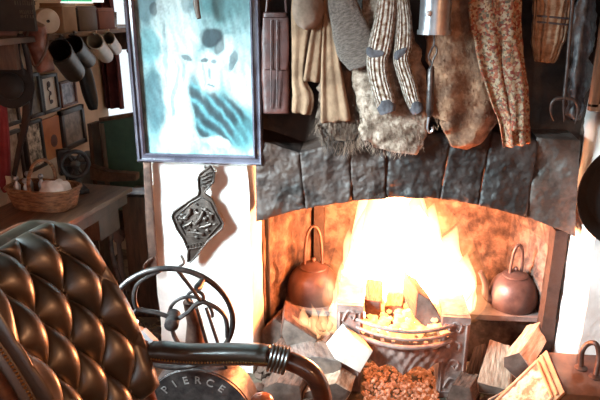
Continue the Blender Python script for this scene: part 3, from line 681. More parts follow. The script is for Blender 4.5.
obj('raised_relief', b, M['bronze'], pq)
b = MB(); b.tube(cat_pts([at(181, 255, YP - .05), at(184, 263, YP - .06), at(178, 268, YP - .07), at(182, 275, YP - .06), at(187, 282, YP - .05)], 6), .006, 8); obj('tail_hook', b, M['bronze'], pq)
b = MB(); b.tube([at(205, 168, YP), at(205, 166, YP - .055)], .004, 8); obj('nail', b, M['bronze'], pq)
# long iron bar hanging at the pier's left edge
b = MB(); b.soft([(at(147, 160, YP - .03), .030), (at(150, 215, YP - .03), .036), (at(154, 270, YP - .03), .036)], n=16, rows=30, thick=.014, pw=5); b.tube(cat_pts([at(153, 258, YP - .04), at(147, 262, YP - .05), at(144, 268, YP - .05), at(149, 273, YP - .05), at(157, 272, YP - .04)], 6), .006)
tag(obj('hanging_iron_bar', b, M['rust_iron']), 'long flat rusty iron bar with a curled end hanging on the pier edge', 'iron bar')

# ------------------------------------------------------------------ framed print on the pier
fy = YP - .05; TL, TR, BL, BR = at(131, -28, fy - .02), at(258, -28, fy - .02), at(139, 161, fy), at(264, 162.5, fy)
cx = (BL.x + BR.x) / 2; pw_, ph_ = (BR - BL).length, TL.z - BL.z + .03
pr = thing('framed_picture', 'large framed pale print of two figures hanging on the chimney pier', 'picture', (cx, fy, BL.z))
o0 = V((cx - pw_ / 2, fy, BL.z))
def fp(u, v, d=0): return o0 + V((u * pw_, -d + .0 * v, v * ph_))
bw = .075; bh = bw * pw_ / ph_
f = MB()
for (prof_in, d0, d1) in ((0, .016, .016), (.3, .028, .020), (.7, .016, .022)):
    pass
rings = [(0, .0), (0, .018), (.18, .026), (.34, .024), (.42, .015), (.72, .018), (.82, .026), (1.0, .020), (1.0, .004)]
vs = []; fs = []
for (t, d) in rings:
    u, v = bw * t, bh * t; vs += [fp(u, v, d), fp(1 - u, v, d), fp(1 - u, 1 - v, d), fp(u, 1 - v, d)]
for i in range(len(rings) - 1):
    for j in range(4): fs.append((i * 4 + j, i * 4 + (j + 1) % 4, (i + 1) * 4 + (j + 1) % 4, (i + 1) * 4 + j))
f.smooth = False; f.add(vs, fs); obj('frame', f, M['picture_frame'], pr)
b = MB(); b.box(fp(.5, .5, -.004), (pw_ * .98, .008, ph_ * .98)); obj('backing', b, M['wood_dark'], pr)
# the print itself: a pale teal portrait of two draped figures, painted per point
def sm(x, a, b_): t = max(0, min(1, (x - a) / (b_ - a))); return t * t * (3 - 2 * t)
def printcol(u, v):
    X0, Y0 = 55 + 245 * u, 350 - 340 * v
    X0 += 7 * noise.noise(V((u * 5, v * 7, 0))) + 3 * noise.noise(V((u * 19, v * 25, 3))); Y0 += 7 * noise.noise(V((u * 5, v * 7, 9))) + 3 * noise.noise(V((u * 19, v * 25, 13)))
    n1 = .5 + .5 * noise.fractal(V((u * 6, v * 8, 2)), 1, 2, 4); n2 = noise.noise(V((u * 26 + v * 9, v * 14, 4))) + .6 * noise.noise(V((u * 70, v * 80, 8)))
    teal = V((.10, .27, .29)); pale = V((.52, .62, .61)); dk = V((.010, .020, .028)); mid = V((.035, .10, .12))
    def mix(a, c, f_): return a.lerp(c, max(0, min(1, f_)))
    def bl(cx_, cy_, rx, ry, rot=0, soft=.2):
        dx, dy = X0 - cx_, Y0 - cy_; c_, s_ = math.cos(rot), math.sin(rot)
        return 1 - sm(math.hypot((dx * c_ + dy * s_) / rx, (-dx * s_ + dy * c_) / ry), 1 - soft, 1 + soft)
    c = mix(teal, pale, .25 + .6 * (n1 - .3))
    c = mix(c, pale, .9 * bl(140, 110, 45, 130, 0, .3)); c = mix(c, pale, .8 * bl(125, 260, 34, 110, 0, .3))
    c = mix(c, pale, .7 * bl(275, 190, 30, 70, 0, .4)); c = mix(c, teal * .9, .8 * bl(240, 50, 55, 45, 0, .4))
    c = mix(c, mid * 1.3, .8 * bl(78, 50, 20, 50)); c = mix(c, teal, .8 * bl(80, 140, 24, 36)); c = mix(c, mid, .85 * bl(82, 245, 24, 62, 0, .3)); c = mix(c, dk, .7 * bl(95, 70, 7, 12))
    c = mix(c, mid, .7 * bl(165, 20, 26, 9)); c = mix(c, mid * 1.4, .5 * bl(170, 60, 16, 20))
    c = mix(c, pale * 1.1, .95 * bl(207, 190, 24, 48, -.1)); c = mix(c, pale, .9 * bl(240, 150, 20, 34, .5))
    c = mix(c, dk * 1.5, .9 * bl(214, 122, 26, 17, -.15)); c = mix(c, dk * 1.5, .7 * bl(232, 140, 12, 20, .3)); c = mix(c, dk * 2, .7 * bl(258, 165, 7, 22, .3))
    c = mix(c, dk * 2, .8 * bl(200, 166, 9, 4.5)); c = mix(c, dk * 2, .7 * bl(220, 170, 7, 4)); c = mix(c, mid, .6 * bl(209, 190, 4, 11)); c = mix(c, dk * 2, .75 * bl(211, 213, 10, 3.5)); c = mix(c, mid, .5 * bl(196, 196, 4, 24))
    c = mix(c, dk * 2, .7 * bl(160, 160, 14, 4, .2)); c = mix(c, mid, .5 * bl(150, 190, 5, 20)); c = mix(c, mid, .5 * bl(128, 230, 5, 50, .2)); c = mix(c, mid, .4 * bl(112, 150, 4, 60))
    fold = .5 + .5 * math.sin((X0 * .62 - Y0 * .78 + .0022 * (X0 - 180) ** 2) * .24)
    sh = max(bl(238, 280, 74, 46, .55, .25), bl(182, 265, 16, 70, -.2, .3)); c = mix(c, mid.lerp(dk, fold) * (1.2 - .5 * fold), .92 * sh); c = mix(c, teal * 1.2, .6 * sh * max(0, .35 - fold) * 2.5)
    c = mix(c, teal * .8, .6 * bl(280, 310, 26, 34)); c = mix(c, pale, .6 * bl(215, 325, 30, 10, .2))
    return c * (.50 + .22 * n1 + .24 * n2)
GU, GV = 130, 170; b = MB(); b.patch(GU, GV, lambda u, v: fp(bw + (1 - 2 * bw) * u, bh + (1 - 2 * bh) * v, .005))
pm = bpy.data.materials.new('teal_print'); pm.use_nodes = True; nb_ = pm.node_tree; at_ = nb_.nodes.new('ShaderNodeAttribute'); at_.attribute_name = 'print'
nb_.links.new(at_.outputs['Color'], nb_.nodes['Principled BSDF'].inputs['Base Color']); nb_.nodes['Principled BSDF'].inputs['Roughness'].default_value = .3
po = obj('print', b, pm, pr); ca = po.data.color_attributes.new('print', 'FLOAT_COLOR', 'POINT')
for i in range(len(po.data.vertices)):
    u, v = (i % (GU + 1)) / GU, (i // (GU + 1)) / GV; c = printcol(u, v); ca.data[i].color = (max(0, c.x), max(0, c.y), max(0, c.z), 1)
# wooden peg hanging before the print
b = MB(); b.soft([(at(195, -25, fy - .06), .02), (at(196, 2, fy - .06), .022), (at(199, 19, fy - .06), .016)], n=14, rows=20, thick=.012); tag(obj('hanging_peg', b, M['wood_dark']), 'small dark wooden peg dangling over the top of the framed picture', 'peg')

# ------------------------------------------------------------------ things hanging over the lintel
b = MB(); b.box((.22, 2.17, 1.70), (1.34, .09, .10)); struct('trim_6', b, M['wood_dark'], cuts=3, rough=.003)
def hang(name, label, cat, path, Y, m, thick=.022, grp=None, **k):
    b = MB(); b.soft([(at(x, y, Y), w * mpp(x, y, Y)) for x, y, w in path], thick=thick, **k)
    return tag(obj(name, b, m, sharp=180), label, cat, grp)
def strands(o_bm, base_pts, n, ln, rad, seed, down=V((0, -.25, -1)), jz=.012):
    r = random.Random(seed)
    for i in range(n):
        x = r.random() * (len(base_pts) - 1); j = min(int(x), len(base_pts) - 2); p = base_pts[j].lerp(base_pts[j + 1], x - j) + V((r.uniform(-.004, .004), r.uniform(-.012, .012), r.uniform(-jz, jz)))
        d = (down + V((r.uniform(-.5, .5), r.uniform(-.4, .2), 0))).normalized(); l_ = ln * r.uniform(.4, 1.2); bend = V((r.uniform(-.3, .3), r.uniform(-.2, .2), 0)) * l_
        o_bm.tube([p, p + d * l_ * .5 + bend * .4, p + d * l_ + bend], [rad, rad * .7, rad * .15], 4, cap=False)
YH = 2.14
t = thing('leather_satchel', 'dark maroon leather satchel hanging beside the picture frame', 'bag', at(276, 115, YH + .05))
b = MB(); b.soft([(at(276, 12, YH + .05), 24 * .0036), (at(276, 30, YH + .05), 27 * .0036), (at(276, 75, YH + .05), 28 * .0036), (at(277, 114, YH + .05), 27 * .0036)], thick=.05, pw=5, amp=.003); obj('body', b, M['red_leather'], t)
b = MB(); b.soft([(at(276, 17, YH + .02), 25 * .0036), (at(276, 50, YH + .02), 26 * .0036), (at(276, 70, YH + .02), 23 * .0036)], thick=.012, pw=5); fl = obj('flap', b, M['red_leather'], t)
b = MB()
for x in (271, 277): b.tube([at(x, 20, YH + .008), at(x, 66, YH + .008), at(x, 108, YH + .018)], .0025, 6)
obj('stitching', b, M['red_leather'], fl)
b = MB(); b.tube(cat_pts([at(266, 16, YH + .05), at(270, -20, YH + .05), at(276, -36, YH + .04), at(283, -20, YH + .05), at(287, 16, YH + .05)], 6), .005, 8); obj('strap', b, M['red_leather'], t)
b = MB(); c = at(308, 8, YH - .03); b.ball(c, .062, (.88, .7, 1.15), 24, .18, 2, 3); b.tube([c + V((0, 0, .05)), at(306, -34, YH)], .006)
tag(obj('felt_cap', b, M['brown_felt'], sub=1), 'round brown felt cap hanging above the canvas gaiters', 'cap')
GA = 'canvas gaiters hanging over the arch'
hang('canvas_gaiter', 'narrow tan canvas gaiter hanging beside the maroon satchel', 'gaiter', [(300, -36, 10), (302, 10, 22), (300, 50, 17), (299, 80, 15), (303, 98, 22), (301, 114, 20)], YH + .02, M['tan_canvas'], .014, GA, fold=.008, ff=2, seed=1)
hang('canvas_gaiter', 'short tan canvas gaiter hanging between the two longer ones', 'gaiter', [(321, -36, 10), (320, 10, 11), (317, 45, 17), (313, 82, 20)], YH - .005, M['tan_canvas'], .014, GA, fold=.008, ff=2, seed=2)
hang('canvas_gaiter', 'long flared tan canvas gaiter hanging next to the grey sock', 'gaiter', [(328, -36, 10), (329, 20, 12), (331, 65, 20), (336, 122, 31)], YH - .012, M['tan_canvas'], .014, GA, fold=.009, ff=2.4, seed=4)
hang('wool_sock', 'plain grey wool sock with a rounded foot, widest of the hanging socks', 'sock', [(341, -36, 28), (343, 5, 30), (350, 30, 36), (356, 50, 38), (361, 68, 24)], YH - .03, M['grey_wool'], .03, 'wool socks hanging over the arch', amp=.004)
b = MB(); Yf = YH + .03; b.soft([(at(345, 40, Yf), .14), (at(342, 90, Yf), .17), (at(341, 120, Yf), .16), (at(342, 140, Yf), .10)], thick=.03, amp=.02, fr=30, rows=50)
strands(b, [at(318, 122, Yf - .015), at(325, 140, Yf - .015), at(342, 145, Yf - .015), at(356, 142, Yf - .015), at(366, 128, Yf - .015)], 260, .045, .0012, 3)
for rr in range(5): strands(b, [at(320, 95 + rr * 9, Yf - .012), at(340, 92 + rr * 9, Yf - .016), at(362, 95 + rr * 9, Yf - .012)], 160, .04, .0012, 30 + rr, jz=.03)
tag(obj('sheepskin', b, M['fur_dark'], sharp=180), 'shaggy dark brown sheepskin hanging behind the long gaiter', 'sheepskin')
b = MB(); Yg = YH + .01; b.soft([(at(385, -36, Yg), .10), (at(386, 40, Yg), .20), (at(388, 70, Yg), .245), (at(393, 110, Yg), .250), (at(394, 138, Yg), .22), (at(392, 150, Yg), .15)], thick=.045, amp=.012, fr=26, rows=80, n=44)
strands(b, [at(362, 135, Yg - .02), at(375, 150, Yg - .02), at(400, 152, Yg - .02), at(424, 140, Yg - .02)], 160, .022, .001, 5)
for rr in range(7): strands(b, [at(361, 80 + rr * 10, Yg - .022), at(390, 78 + rr * 10, Yg - .026), at(424, 80 + rr * 10, Yg - .022)], 120, .022, .0009, 60 + rr, jz=.03)
tag(obj('matted_fleece', b, M['felt_grey'], sharp=180), 'matted grey-brown fleece hanging behind the pair of knitted socks', 'fleece')
def sock(path, heel, toe, label, Y):
    t = thing('wool_sock', label, 'sock', at(path[-1][0], path[-1][1], Y), 'wool socks hanging over the arch')
    b = MB(); b.soft([(at(x, y, Y), w * mpp(x, y, Y)) for x, y, w in path], thick=.034, rows=70, n=36, amp=.002); obj('knit', b, M['marl'], t, sharp=180)
    b = MB(); b.soft([(at(x, y, Y), w * mpp(x, y, Y)) for x, y, w in heel], thick=.040, rows=20, amp=.002, pw=2.2); obj('heel', b, M['heel_grey'], t, sharp=180)
    b = MB(); b.soft([(at(x, y, Y), w * mpp(x, y, Y)) for x, y, w in toe], thick=.039, rows=20, amp=.002, pw=2.4); obj('toe', b, M['heel_grey'], t, sharp=180)
sock([(389, -36, 19), (387, 0, 20), (384, 25, 22), (380, 46, 24), (377, 60, 21), (379, 80, 20), (384, 98, 20), (387, 111, 17)], [(368, 47, 4), (373, 53, 13), (381, 53, 10), (384, 54, 4)], [(385, 99, 12), (386, 106, 19), (388, 113, 15)], 'cream marl sock with charcoal heel and toe, hanging nearer the fleece\'s left edge', YH - .045)
sock([(399, -36, 13), (402, 0, 14), (404, 25, 17), (403, 45, 18), (401, 60, 16), (407, 80, 16), (412, 98, 15), (417, 110, 12)], [(396, 60, 4), (399, 54, 12), (404, 50, 9), (407, 48, 3)], [(414, 101, 9), (416, 107, 14), (418, 113, 10)], 'narrow cream marl sock with charcoal heel, hanging just left of the metal canister', YH - .04)
# metal canister with the spring balance under it
cY = YH - .10; t = thing('metal_canister', 'grey metal cylinder hanging at the top above the spring balance', 'canister', at(434, 36, cY))
c = at(434, 33, cY); r = 15.5 * mpp(434, 20, cY); hh = at(434, -34, cY).z - c.z
b = MB(); b.lathe([(r * .9, .0), (r, .0), (r, hh), (r * .98, hh + .01), (r * .5, hh + .03)], c, n=40); obj('body', b, M['steel'], t)
b = MB(); b.lathe([(r * 1.0, -.004), (r * 1.09, -.004), (r * 1.09, .010), (r * 1.0, .010)], c, n=40); obj('rim', b, M['steel'], t)
b = MB(); b.lathe([(.009, 0), (.009, .004), (.005, .007), (.0, .008)], at(427, 13, cY) + V((0, -r * .93, 0)), (0, -1, 0), 16); obj('rivet', b, M['white_enamel'], t)
b = MB(); b.tube([c + V((0, 0, hh)), c + V((0, .05, hh + .12))], .004); obj('hook', b, M['iron'], t)
sY = cY + .02; t = thing('spring_balance', 'dark tubular spring balance with a hook at each end hanging under the canister', 'spring balance', at(429, 133, sY))
b = MB(); b.tube([at(432, 66, sY), at(431, 70, sY), at(429.5, 112, sY), at(429, 117, sY)], [.006, .0115, .0125, .006], 16); obj('body', b, M['iron'], t)
b = MB(); b.tube(cat_pts([at(434, 30, sY), at(434, 44, sY), at(431, 50, sY), at(428.5, 57, sY), at(431, 62, sY), at(432, 68, sY)], 6), .0032, 8); b.tube(cat_pts([at(433, 44, sY), at(436.5, 48, sY), at(436, 54, sY), at(433, 60, sY), at(432, 66, sY)], 6), .003, 8); obj('top_hook', b, M['iron'], t)
b = MB(); b.tube(cat_pts([at(429, 116, sY), at(428, 122, sY), at(427.5, 129, sY), at(430, 132.5, sY), at(432.5, 130, sY), at(432, 127, sY)], 6), .0038, 8); obj('bottom_hook', b, M['steel'], t)
# hide
b = MB(); Yh = YH + .01; b.soft([(at(458, -36, Yh), .14), (at(456, 0, Yh), .19), (at(459, 50, Yh), .215), (at(463, 85, Yh), .23), (at(464, 112, Yh), .235), (at(460, 128, Yh), .19), (at(446, 136, Yh), .10)], thick=.05, amp=.014, fr=15, rows=80, n=50, fold=.012, ff=2.1)
for rr in range(10): strands(b, [at(434, 20 + rr * 11, Yh - .02), at(460, 18 + rr * 11, Yh - .026), at(492, 20 + rr * 11, Yh - .02)], 90, .022, .0009, 160 + rr, jz=.03)
tag(obj('goat_hide', b, M['hide'], sharp=180), 'rusty brown goat hide hanging between the spring balance and the patterned garment', 'hide')
# patterned garment
def floral():
    m = bpy.data.materials.new('rust_floral_cloth'); m.use_nodes = True; nt = m.node_tree; N = nt.nodes; L = nt.links; bs = N['Principled BSDF']
    tc = N.new('ShaderNodeTexCoord'); vo = N.new('ShaderNodeTexVoronoi'); vo.inputs['Scale'].default_value = 140; L.new(tc.outputs['Object'], vo.inputs['Vector'])
    cr = N.new('ShaderNodeValToRGB'); e = cr.color_ramp.elements; e[0].position = .1; e[0].color = (.14, .028, .018, 1); e[1].position = .95; e[1].color = (.30, .25, .18, 1)
    for p, c in ((.3, (.30, .10, .05)), (.5, (.07, .065, .045)), (.68, (.30, .20, .11))): x = e.new(p); x.color = (*c, 1)
    sp = N.new('ShaderNodeSeparateColor'); L.new(vo.outputs['Color'], sp.inputs[0]); L.new(sp.outputs[0], cr.inputs['Fac']); L.new(cr.outputs['Color'], bs.inputs['Base Color'])
    n = N.new('ShaderNodeTexNoise'); n.inputs['Scale'].default_value = 40; L.new(tc.outputs['Object'], n.inputs['Vector']); bp = N.new('ShaderNodeBump'); bp.inputs['Strength'].default_value = .4; bp.inputs['Distance'].default_value = .01; L.new(n.outputs['Fac'], bp.inputs['Height']); L.new(bp.outputs['Normal'], bs.inputs['Normal']); bs.inputs['Roughness'].default_value = .85
    return m
M['floral'] = floral()
b = MB(); Yq = YH - .065
b.soft([(at(x, y, Yq), w * mpp(x, y, Yq)) for x, y, w in [(494, -36, 40), (494, 0, 52), (497, 30, 48), (502, 62, 44), (509, 95, 38), (514, 120, 30), (516, 146, 27)]], thick=.03, fold=.016, ff=2.6, rows=70, n=50, amp=.004)
b.soft([(at(x, y, Yq - .015), w * mpp(x, y, Yq)) for x, y, w in [(510, 40, 14), (513, 70, 20), (517, 100, 18), (517, 130, 16)]], thick=.035, fold=.006, ff=2, rows=50, n=30, amp=.004)
tag(obj('patterned_garment', b, M['floral'], sharp=180), 'rust and grey flowery patterned garment hanging with its sleeve end down', 'garment')
# striped knit
t = thing('striped_knit', 'cream knitted woollen piece with two dark stripes hanging beside the pitchfork', 'knitwear', at(544, 64, YH))
b = MB(); b.soft([(at(x, y, YH), w * mpp(x, y, YH)) for x, y, w in [(554, -36, 34), (553, -5, 38), (551, 20, 36), (547, 42, 30), (543, 62, 18)]], thick=.035, rows=50, n=36, amp=.006, fold=.006); obj('knit', b, mat('cream_knit', (.24, .14, .08), (.42, .29, .19), 12, .95, bump=.8, bscale=50, coord='UV', wave=('X', 6, .5), bdist=.01), t, sharp=180)
b = MB()
for y in (17, 23): b.soft([(at(551.5, y - 1.2, YH), 37 * mpp(552, y, YH)), (at(551, y + 1.2, YH), 37 * mpp(552, y, YH))], thick=.042, rows=6, n=36, amp=.004)
obj('stripe', b, M['heel_grey'], t, sharp=180)
# pitchfork
fYk = YH - .05; t = thing('pitchfork', 'three-pronged iron pitchfork hung prongs down before the right end of the lintel', 'pitchfork', at(563, 125, fYk))
b = MB(); b.tube([at(574, -40, fYk), at(572, 10, fYk), at(567, 70, fYk), at(564, 99, fYk)], [.0065, .0065, .006, .006], 12); obj('shaft', b, M['iron'], t)
for pts in ([(564, 98), (556, 99), (551.5, 104), (551, 113), (554, 121)], [(564, 98), (564, 108), (564, 122)], [(564, 98), (572, 99), (577, 104), (577.5, 113), (575, 124)]):
    b = MB(); pq_ = cat_pts([at(x, y, fYk) for x, y in pts], 6); n_ = len(pq_); b.tube(pq_, [.0065 - .005 * (i / (n_ - 1)) ** 2 for i in range(n_)], 10); obj('prong', b, M['iron'], t)
# crumpled dark oilcloth
hang('oilcloth', 'crumpled dark grey oilcloth hanging behind the pitchfork against the right wall', 'cloth', [(592, -36, 24), (586, 10, 20), (581, 50, 22), (578, 90, 20), (574, 120, 10)], YH + .0, M['dark_cloth'], .03, None, amp=.02, fr=22, fold=.015, ff=2.4)
# right-hand framed board and black pan on the right wall
fY2 = 2.03; t = thing('wall_board', 'wooden framed board at the top edge of the photo on the right wall', 'framed board', at(610, 105, fY2))
b = MB(); a0, a1 = at(589, 107, fY2), at(606, -36, fY2); w_ = .3; hh = a1.z - a0.z; bw2 = .025
for dx in (0, w_): b.box((a0.x + .012 + dx, fY2, a0.z + hh / 2), (.024, .03, hh))
for dz in (0, hh): b.box((a0.x + w_ / 2 + .012, fY2, a0.z + dz), (w_ + .024, .03, .024))
obj('frame', b, M['wood_old'], t, bevel=.002)
b = MB(); b.box((a0.x + w_ / 2 + .012, fY2 + .006, a0.z + hh / 2), (w_, .01, hh)); obj('panel', b, M['wood_dark'], t)
pc = at(638, 195, 2.0); pr_ = 58 * mpp(600, 195, 2.0); t = thing('frying_pan', 'round black iron pan hanging on the white right-hand wall', 'pan', pc - V((0, 0, pr_)))
b = MB(); b.lathe([(pr_ * .8, .04), (pr_, .0), (pr_ * 1.0, -.004), (pr_ * .97, -.002), (pr_ * .78, .032), (.0, .034)], pc, (0, 1, 0), 56); obj('dish', b, M['soot_black'], t)
b = MB(); b.soft([(pc + V((.0, .005, pr_ * .95)), .03), (pc + V((.0, .005, pr_ + .10)), .024), (pc + V((0, .005, pr_ + .17)), .03)], thick=.01, n=14); obj('handle', b, M['soot_black'], t)

# ------------------------------------------------------------------ the room at the left
XW = LX
def wframe(px0, px1, py0, py1, fm, inner, label, name='framed_picture', cat='picture', fw=.016, grp='small framed pictures on the far left wall', extra=None):
    pm_ = (px0 + px1) / 2; ym = (py0 + py1) / 2; y0, y1 = atX(px0, ym, XW + .01).y, atX(px1, ym, XW + .01).y; z0, z1 = atX(pm_, py1, XW + .01).z, atX(pm_, py0, XW + .01).z
    t = thing(name, label, cat, (XW + .01, (y0 + y1) / 2, z0), grp); x = XW + .012
    b = MB()
    for yy in (y0 + fw / 2, y1 - fw / 2): b.box((x, yy, (z0 + z1) / 2), (.022, fw, z1 - z0))
    for zz in (z0 + fw / 2, z1 - fw / 2): b.box((x, (y0 + y1) / 2, zz), (.022, y1 - y0, fw))
    obj('frame', b, fm, t, bevel=.002)
    b = MB(); b.box((x - .004, (y0 + y1) / 2, (z0 + z1) / 2), (.008, y1 - y0 - .01, z1 - z0 - .01)); obj('print', b, inner, t)
    if extra: extra(t, x + .002, y0, y1, z0, z1)
def art(name, c1, c2, sc_=18, c3=None): return mat(name, c1, c2, sc_, .4, bump=0, c3=c3, detail=3)
def botan(t, x, y0, y1, z0, z1):
    b = MB(); Yf_ = lambda u: y0 + (y1 - y0) * u; Zf = lambda v: z0 + (z1 - z0) * v
    b.tube(cat_pts([V((x, Yf_(u), Zf(v))) for u, v in ((.5, .22), (.45, .4), (.55, .52), (.42, .62), (.5, .75))], 6), .003, 6)
    b.ball((x, Yf_(.5), Zf(.74)), .018, (.1, 1, .9), 12); b.ball((x, Yf_(.55), Zf(.5)), .011, (.1, 1, 1), 12); b.ball((x, Yf_(.55), Zf(.28)), .017, (.1, 1, .6), 12)
    obj('plant_drawing', b, M['red_leather'], t)
wframe(40, 57.5, 74, 113, M['frame_black'], art('cream_print', (.62, .55, .44), (.72, .65, .54)), 'black framed cream print with a small red drawing', extra=botan)
wframe(59, 75, 80, 106, M['frame_red'], art('blue_photo', (.14, .15, .2), (.42, .43, .5), 25), 'small red-brown framed bluish photo', fw=.012)
wframe(60.5, 84, 107, 148, M['frame_black'], art('grey_print', (.12, .10, .085), (.28, .23, .19), 20), 'thick black framed dark print nearest the green settle', fw=.026)
wframe(24, 43, 120, 171, M['frame_black'], art('collage', (.06, .05, .04), (.62, .53, .42), 30), 'black framed collage of small photos beside the orange card')
wframe(4, 22, 130, 186, M['frame_black'], art('brown_photo', (.2, .14, .10), (.5, .4, .3), 14), 'black framed brown photo in the lower row next to the red cloth')
wframe(26, 40, 73, 118, M['frame_black'], art('green_photo', (.07, .06, .045), (.22, .18, .13), 14), 'black framed dull green print left of the cream one')
wframe(2, 18, 99, 126, M['frame_black'], art('small_photo', (.10, .08, .06), (.40, .34, .28), 24), 'small black framed photo behind the dark hat')
# orange card
y0, y1 = atX(43, 138, XW + .01).y, atX(61, 138, XW + .01).y; z0, z1 = atX(52, 159, XW + .01).z, atX(52, 117, XW + .01).z
t = thing('orange_card', 'orange-brown printed card with a dark round emblem pinned under the cream print', 'card', (XW, (y0 + y1) / 2, z0))
b = MB(); b.box((XW + .006, (y0 + y1) / 2, (z0 + z1) / 2), (.012, y1 - y0, z1 - z0)); obj('board', b, mat('orange_card', (.36, .11, .035), (.50, .18, .06), 10, .6, bump=.1), t, bevel=.002)
b = MB(); b.lathe([(.032, 0), (.032, .003), (0, .0035)], (XW + .011, (y0 + y1) / 2 + .01, z0 + (z1 - z0) * .42), (1, 0, 0), 24); obj('emblem', b, M['frame_red'], t)
# shelf along the left wall
shz = 1.425; b = MB(); b.box((-1.445, 2.75, shz), (.31, 1.5, .022)); b.m = 0
for yy in (2.2, 2.75, 3.3): b.box((-1.46, yy, shz - .06), (.26, .025, .1))
shelf_o = tag(obj('wall_shelf', b, M['wood_dark'], bevel=.002), 'dark wooden shelf along the left wall with mugs hooked beneath it', 'shelf')
zs = shz + .011
def onshelf(px0, px1, ytop, X=-1.34, d=.09):
    y0, y1 = atX(px0, 18, X).y, atX(px1, 18, X).y; h_ = atX((px0 + px1) / 2, ytop, X).z - zs; return V((X, (y0 + y1) / 2, zs)), y1 - y0, h_
def shelfbox(name, label, cat, px0, px1, yt, m, X=-1.34, d=.10):
    c, w, h_ = onshelf(px0, px1, yt, X); b = MB(); b.box(c + V((0, 0, h_ / 2)), (d, w, h_)); b.m = 0; b.box(c + V((0, 0, h_ * .86)), (d + .006, w + .006, .006)); tag(obj(name, b, m, bevel=.003), label, cat)
    return c, w, h_
shelfbox('brown_carton', 'plain brown box on the shelf right of the round cream tin', 'box', 52, 66, 3, M['ply'], -1.36)
c, w, h_ = shelfbox('black_tin', 'black tin box on the shelf under the lit green sign', 'tin', 68, 87, 6, M['black'], -1.36)
shelfbox('maroon_carton', 'maroon box on the shelf between the black tin and the glass', 'box', 89, 105, 8, M['maroon_box'], -1.36)
c, w, h_ = onshelf(38, 50, 8, -1.34); t = thing('round_tin', 'round cream tin standing on edge on the shelf', 'tin', c)
b = MB(); r = h_ / 2; b.lathe([(r, 0), (r, .03), (r * .94, .034), (0, .03)], c + V((0, 0, r)), (.8, -.6, 0), 32); obj('body', b, M['cream_enamel'], t)
b = MB(); b.lathe([(r * .12, .03), (r * .12, .037), (0, .038)], c + V((0, 0, r)), (.8, -.6, 0), 20); obj('centre_mark', b, M['pewter'], t)
c, w, h_ = onshelf(108, 116, 12, -1.33); b = MB(); r = .026
b.lathe([(r * .8, 0), (r, h_ * .98), (r * .98, h_), (r * .92, h_ * .98), (r * .72, .008), (0, .008)], c, n=24); tag(obj('glass_tumbler', b, M['glass']), 'clear glass tumbler at the far end of the shelf', 'glass')
# lit green sign over the black tin
gp = atX(79, 1, -1.30); t = thing('lit_sign', 'lit green and white panel at the top edge above the shelf', 'sign', gp)
y0, y1 = atX(67, 2, -1.30).y, atX(91, 2, -1.30).y; b = MB(); b.box((-1.31, (y0 + y1) / 2, gp.z + .045), (.03, y1 - y0, .10)); obj('panel', b, M['green_lit'], t)
b = MB(); b.box((-1.31, (y0 + y1) / 2, gp.z - .006), (.036, y1 - y0 + .006, .007)); obj('edge', b, M['white_lit'], t)
y0, y1 = atX(94, 2, -1.30).y, atX(103, 2, -1.30).y; b = MB(); b.box((-1.31, (y0 + y1) / 2, gp.z + .03), (.03, y1 - y0, .07)); tag(obj('white_card', b, M['white_lit'], bevel=.002), 'small pale panel next to the lit green one', 'panel')
# faded painted board, top left corner
p0, p1 = at(-8, 31, 2.25), at(37, 31, 2.25); zt_ = at(14, -34, 2.25).z
t = thing('painted_board', 'dark board with faded lettering in the top left corner', 'board', (p0 + p1) / 2)
b = MB(); b.box(((p0.x + p1.x) / 2, 2.25, (p0.z + zt_) / 2), (p1.x - p0.x, .02, zt_ - p0.z)); obj('panel', b, M['sign'], t, bevel=.003)
b = MB(); rl = random.Random(5)
for ya, yb, xa_, xb_ in ((1, 5, 15, 35), (10, 13.5, 20, 35), (15, 18, 21, 34)):
    x = xa_
    while x < xb_:
        p, q_ = at(x, ya, 2.238), at(x, yb, 2.238); b.box(((p.x + q_.x) / 2, 2.2385, (p.z + q_.z) / 2), (rl.choice((.002, .0035)), .003, p.z - q_.z))
        if rl.random() < .6: b.box((p.x + .004, 2.2385, rl.choice((p.z, q_.z, (p.z + q_.z) / 2))), (.008, .003, .002))
        x += rl.uniform(1.6, 2.8)
obj('faded_lettering', b, M['sign_letter'], t)
# cloth strips and odd things beneath the board
hang('striped_cloth', 'dull pink cloth folded under the painted board', 'cloth', [(6, 28, 26), (7, 45, 24), (8, 56, 20)], 2.32, M['brick_pink'], .03, None, fold=.006, ff=4)
hang('canvas_bag', 'small olive canvas bag at the left edge under the pink cloth', 'bag', [(5, 40, 8), (4, 52, 16), (3, 68, 20), (3, 78, 12)], 2.24, mat('olive_canvas', (.05, .055, .04), (.10, .10, .075), 10, .9), .05, None, amp=.006)
t = thing('leather_pouch', 'worn red-brown leather pouch hanging between the olive bag and the tankards', 'pouch', at(38, 70, 2.3))
b = MB(); b.soft([(at(x, y, 2.3), w * mpp(x, y, 2.3)) for x, y, w in [(38, 22, 14), (36, 32, 22), (35, 48, 24), (42, 62, 20), (45, 72, 10)]], thick=.07, amp=.012, fr=14); obj('body', b, mat('worn_leather', (.07, .022, .014), (.20, .075, .045), 10, .45, bump=.4), t)
b = MB(); b.tube(cat_pts([at(30, 28, 2.27), at(26, 40, 2.25), at(30, 55, 2.24), at(36, 66, 2.25), at(46, 50, 2.25), at(48, 34, 2.27)], 6), .005, 8); obj('strap', b, M['wood_dark'], t)
b = MB(); c = at(11, 86, 2.2); b.lathe([(.055, .0), (.053, .03), (.035, .05), (0, .055)], c, (.3, -.9, .1), 28); b.lathe([(.09, -.004), (.09, .002), (.05, .006)], c, (.3, -.9, .1), 28)
tag(obj('dark_hat', b, M['soot_black'], sub=1), 'dark round hat hanging low at the left edge', 'hat')
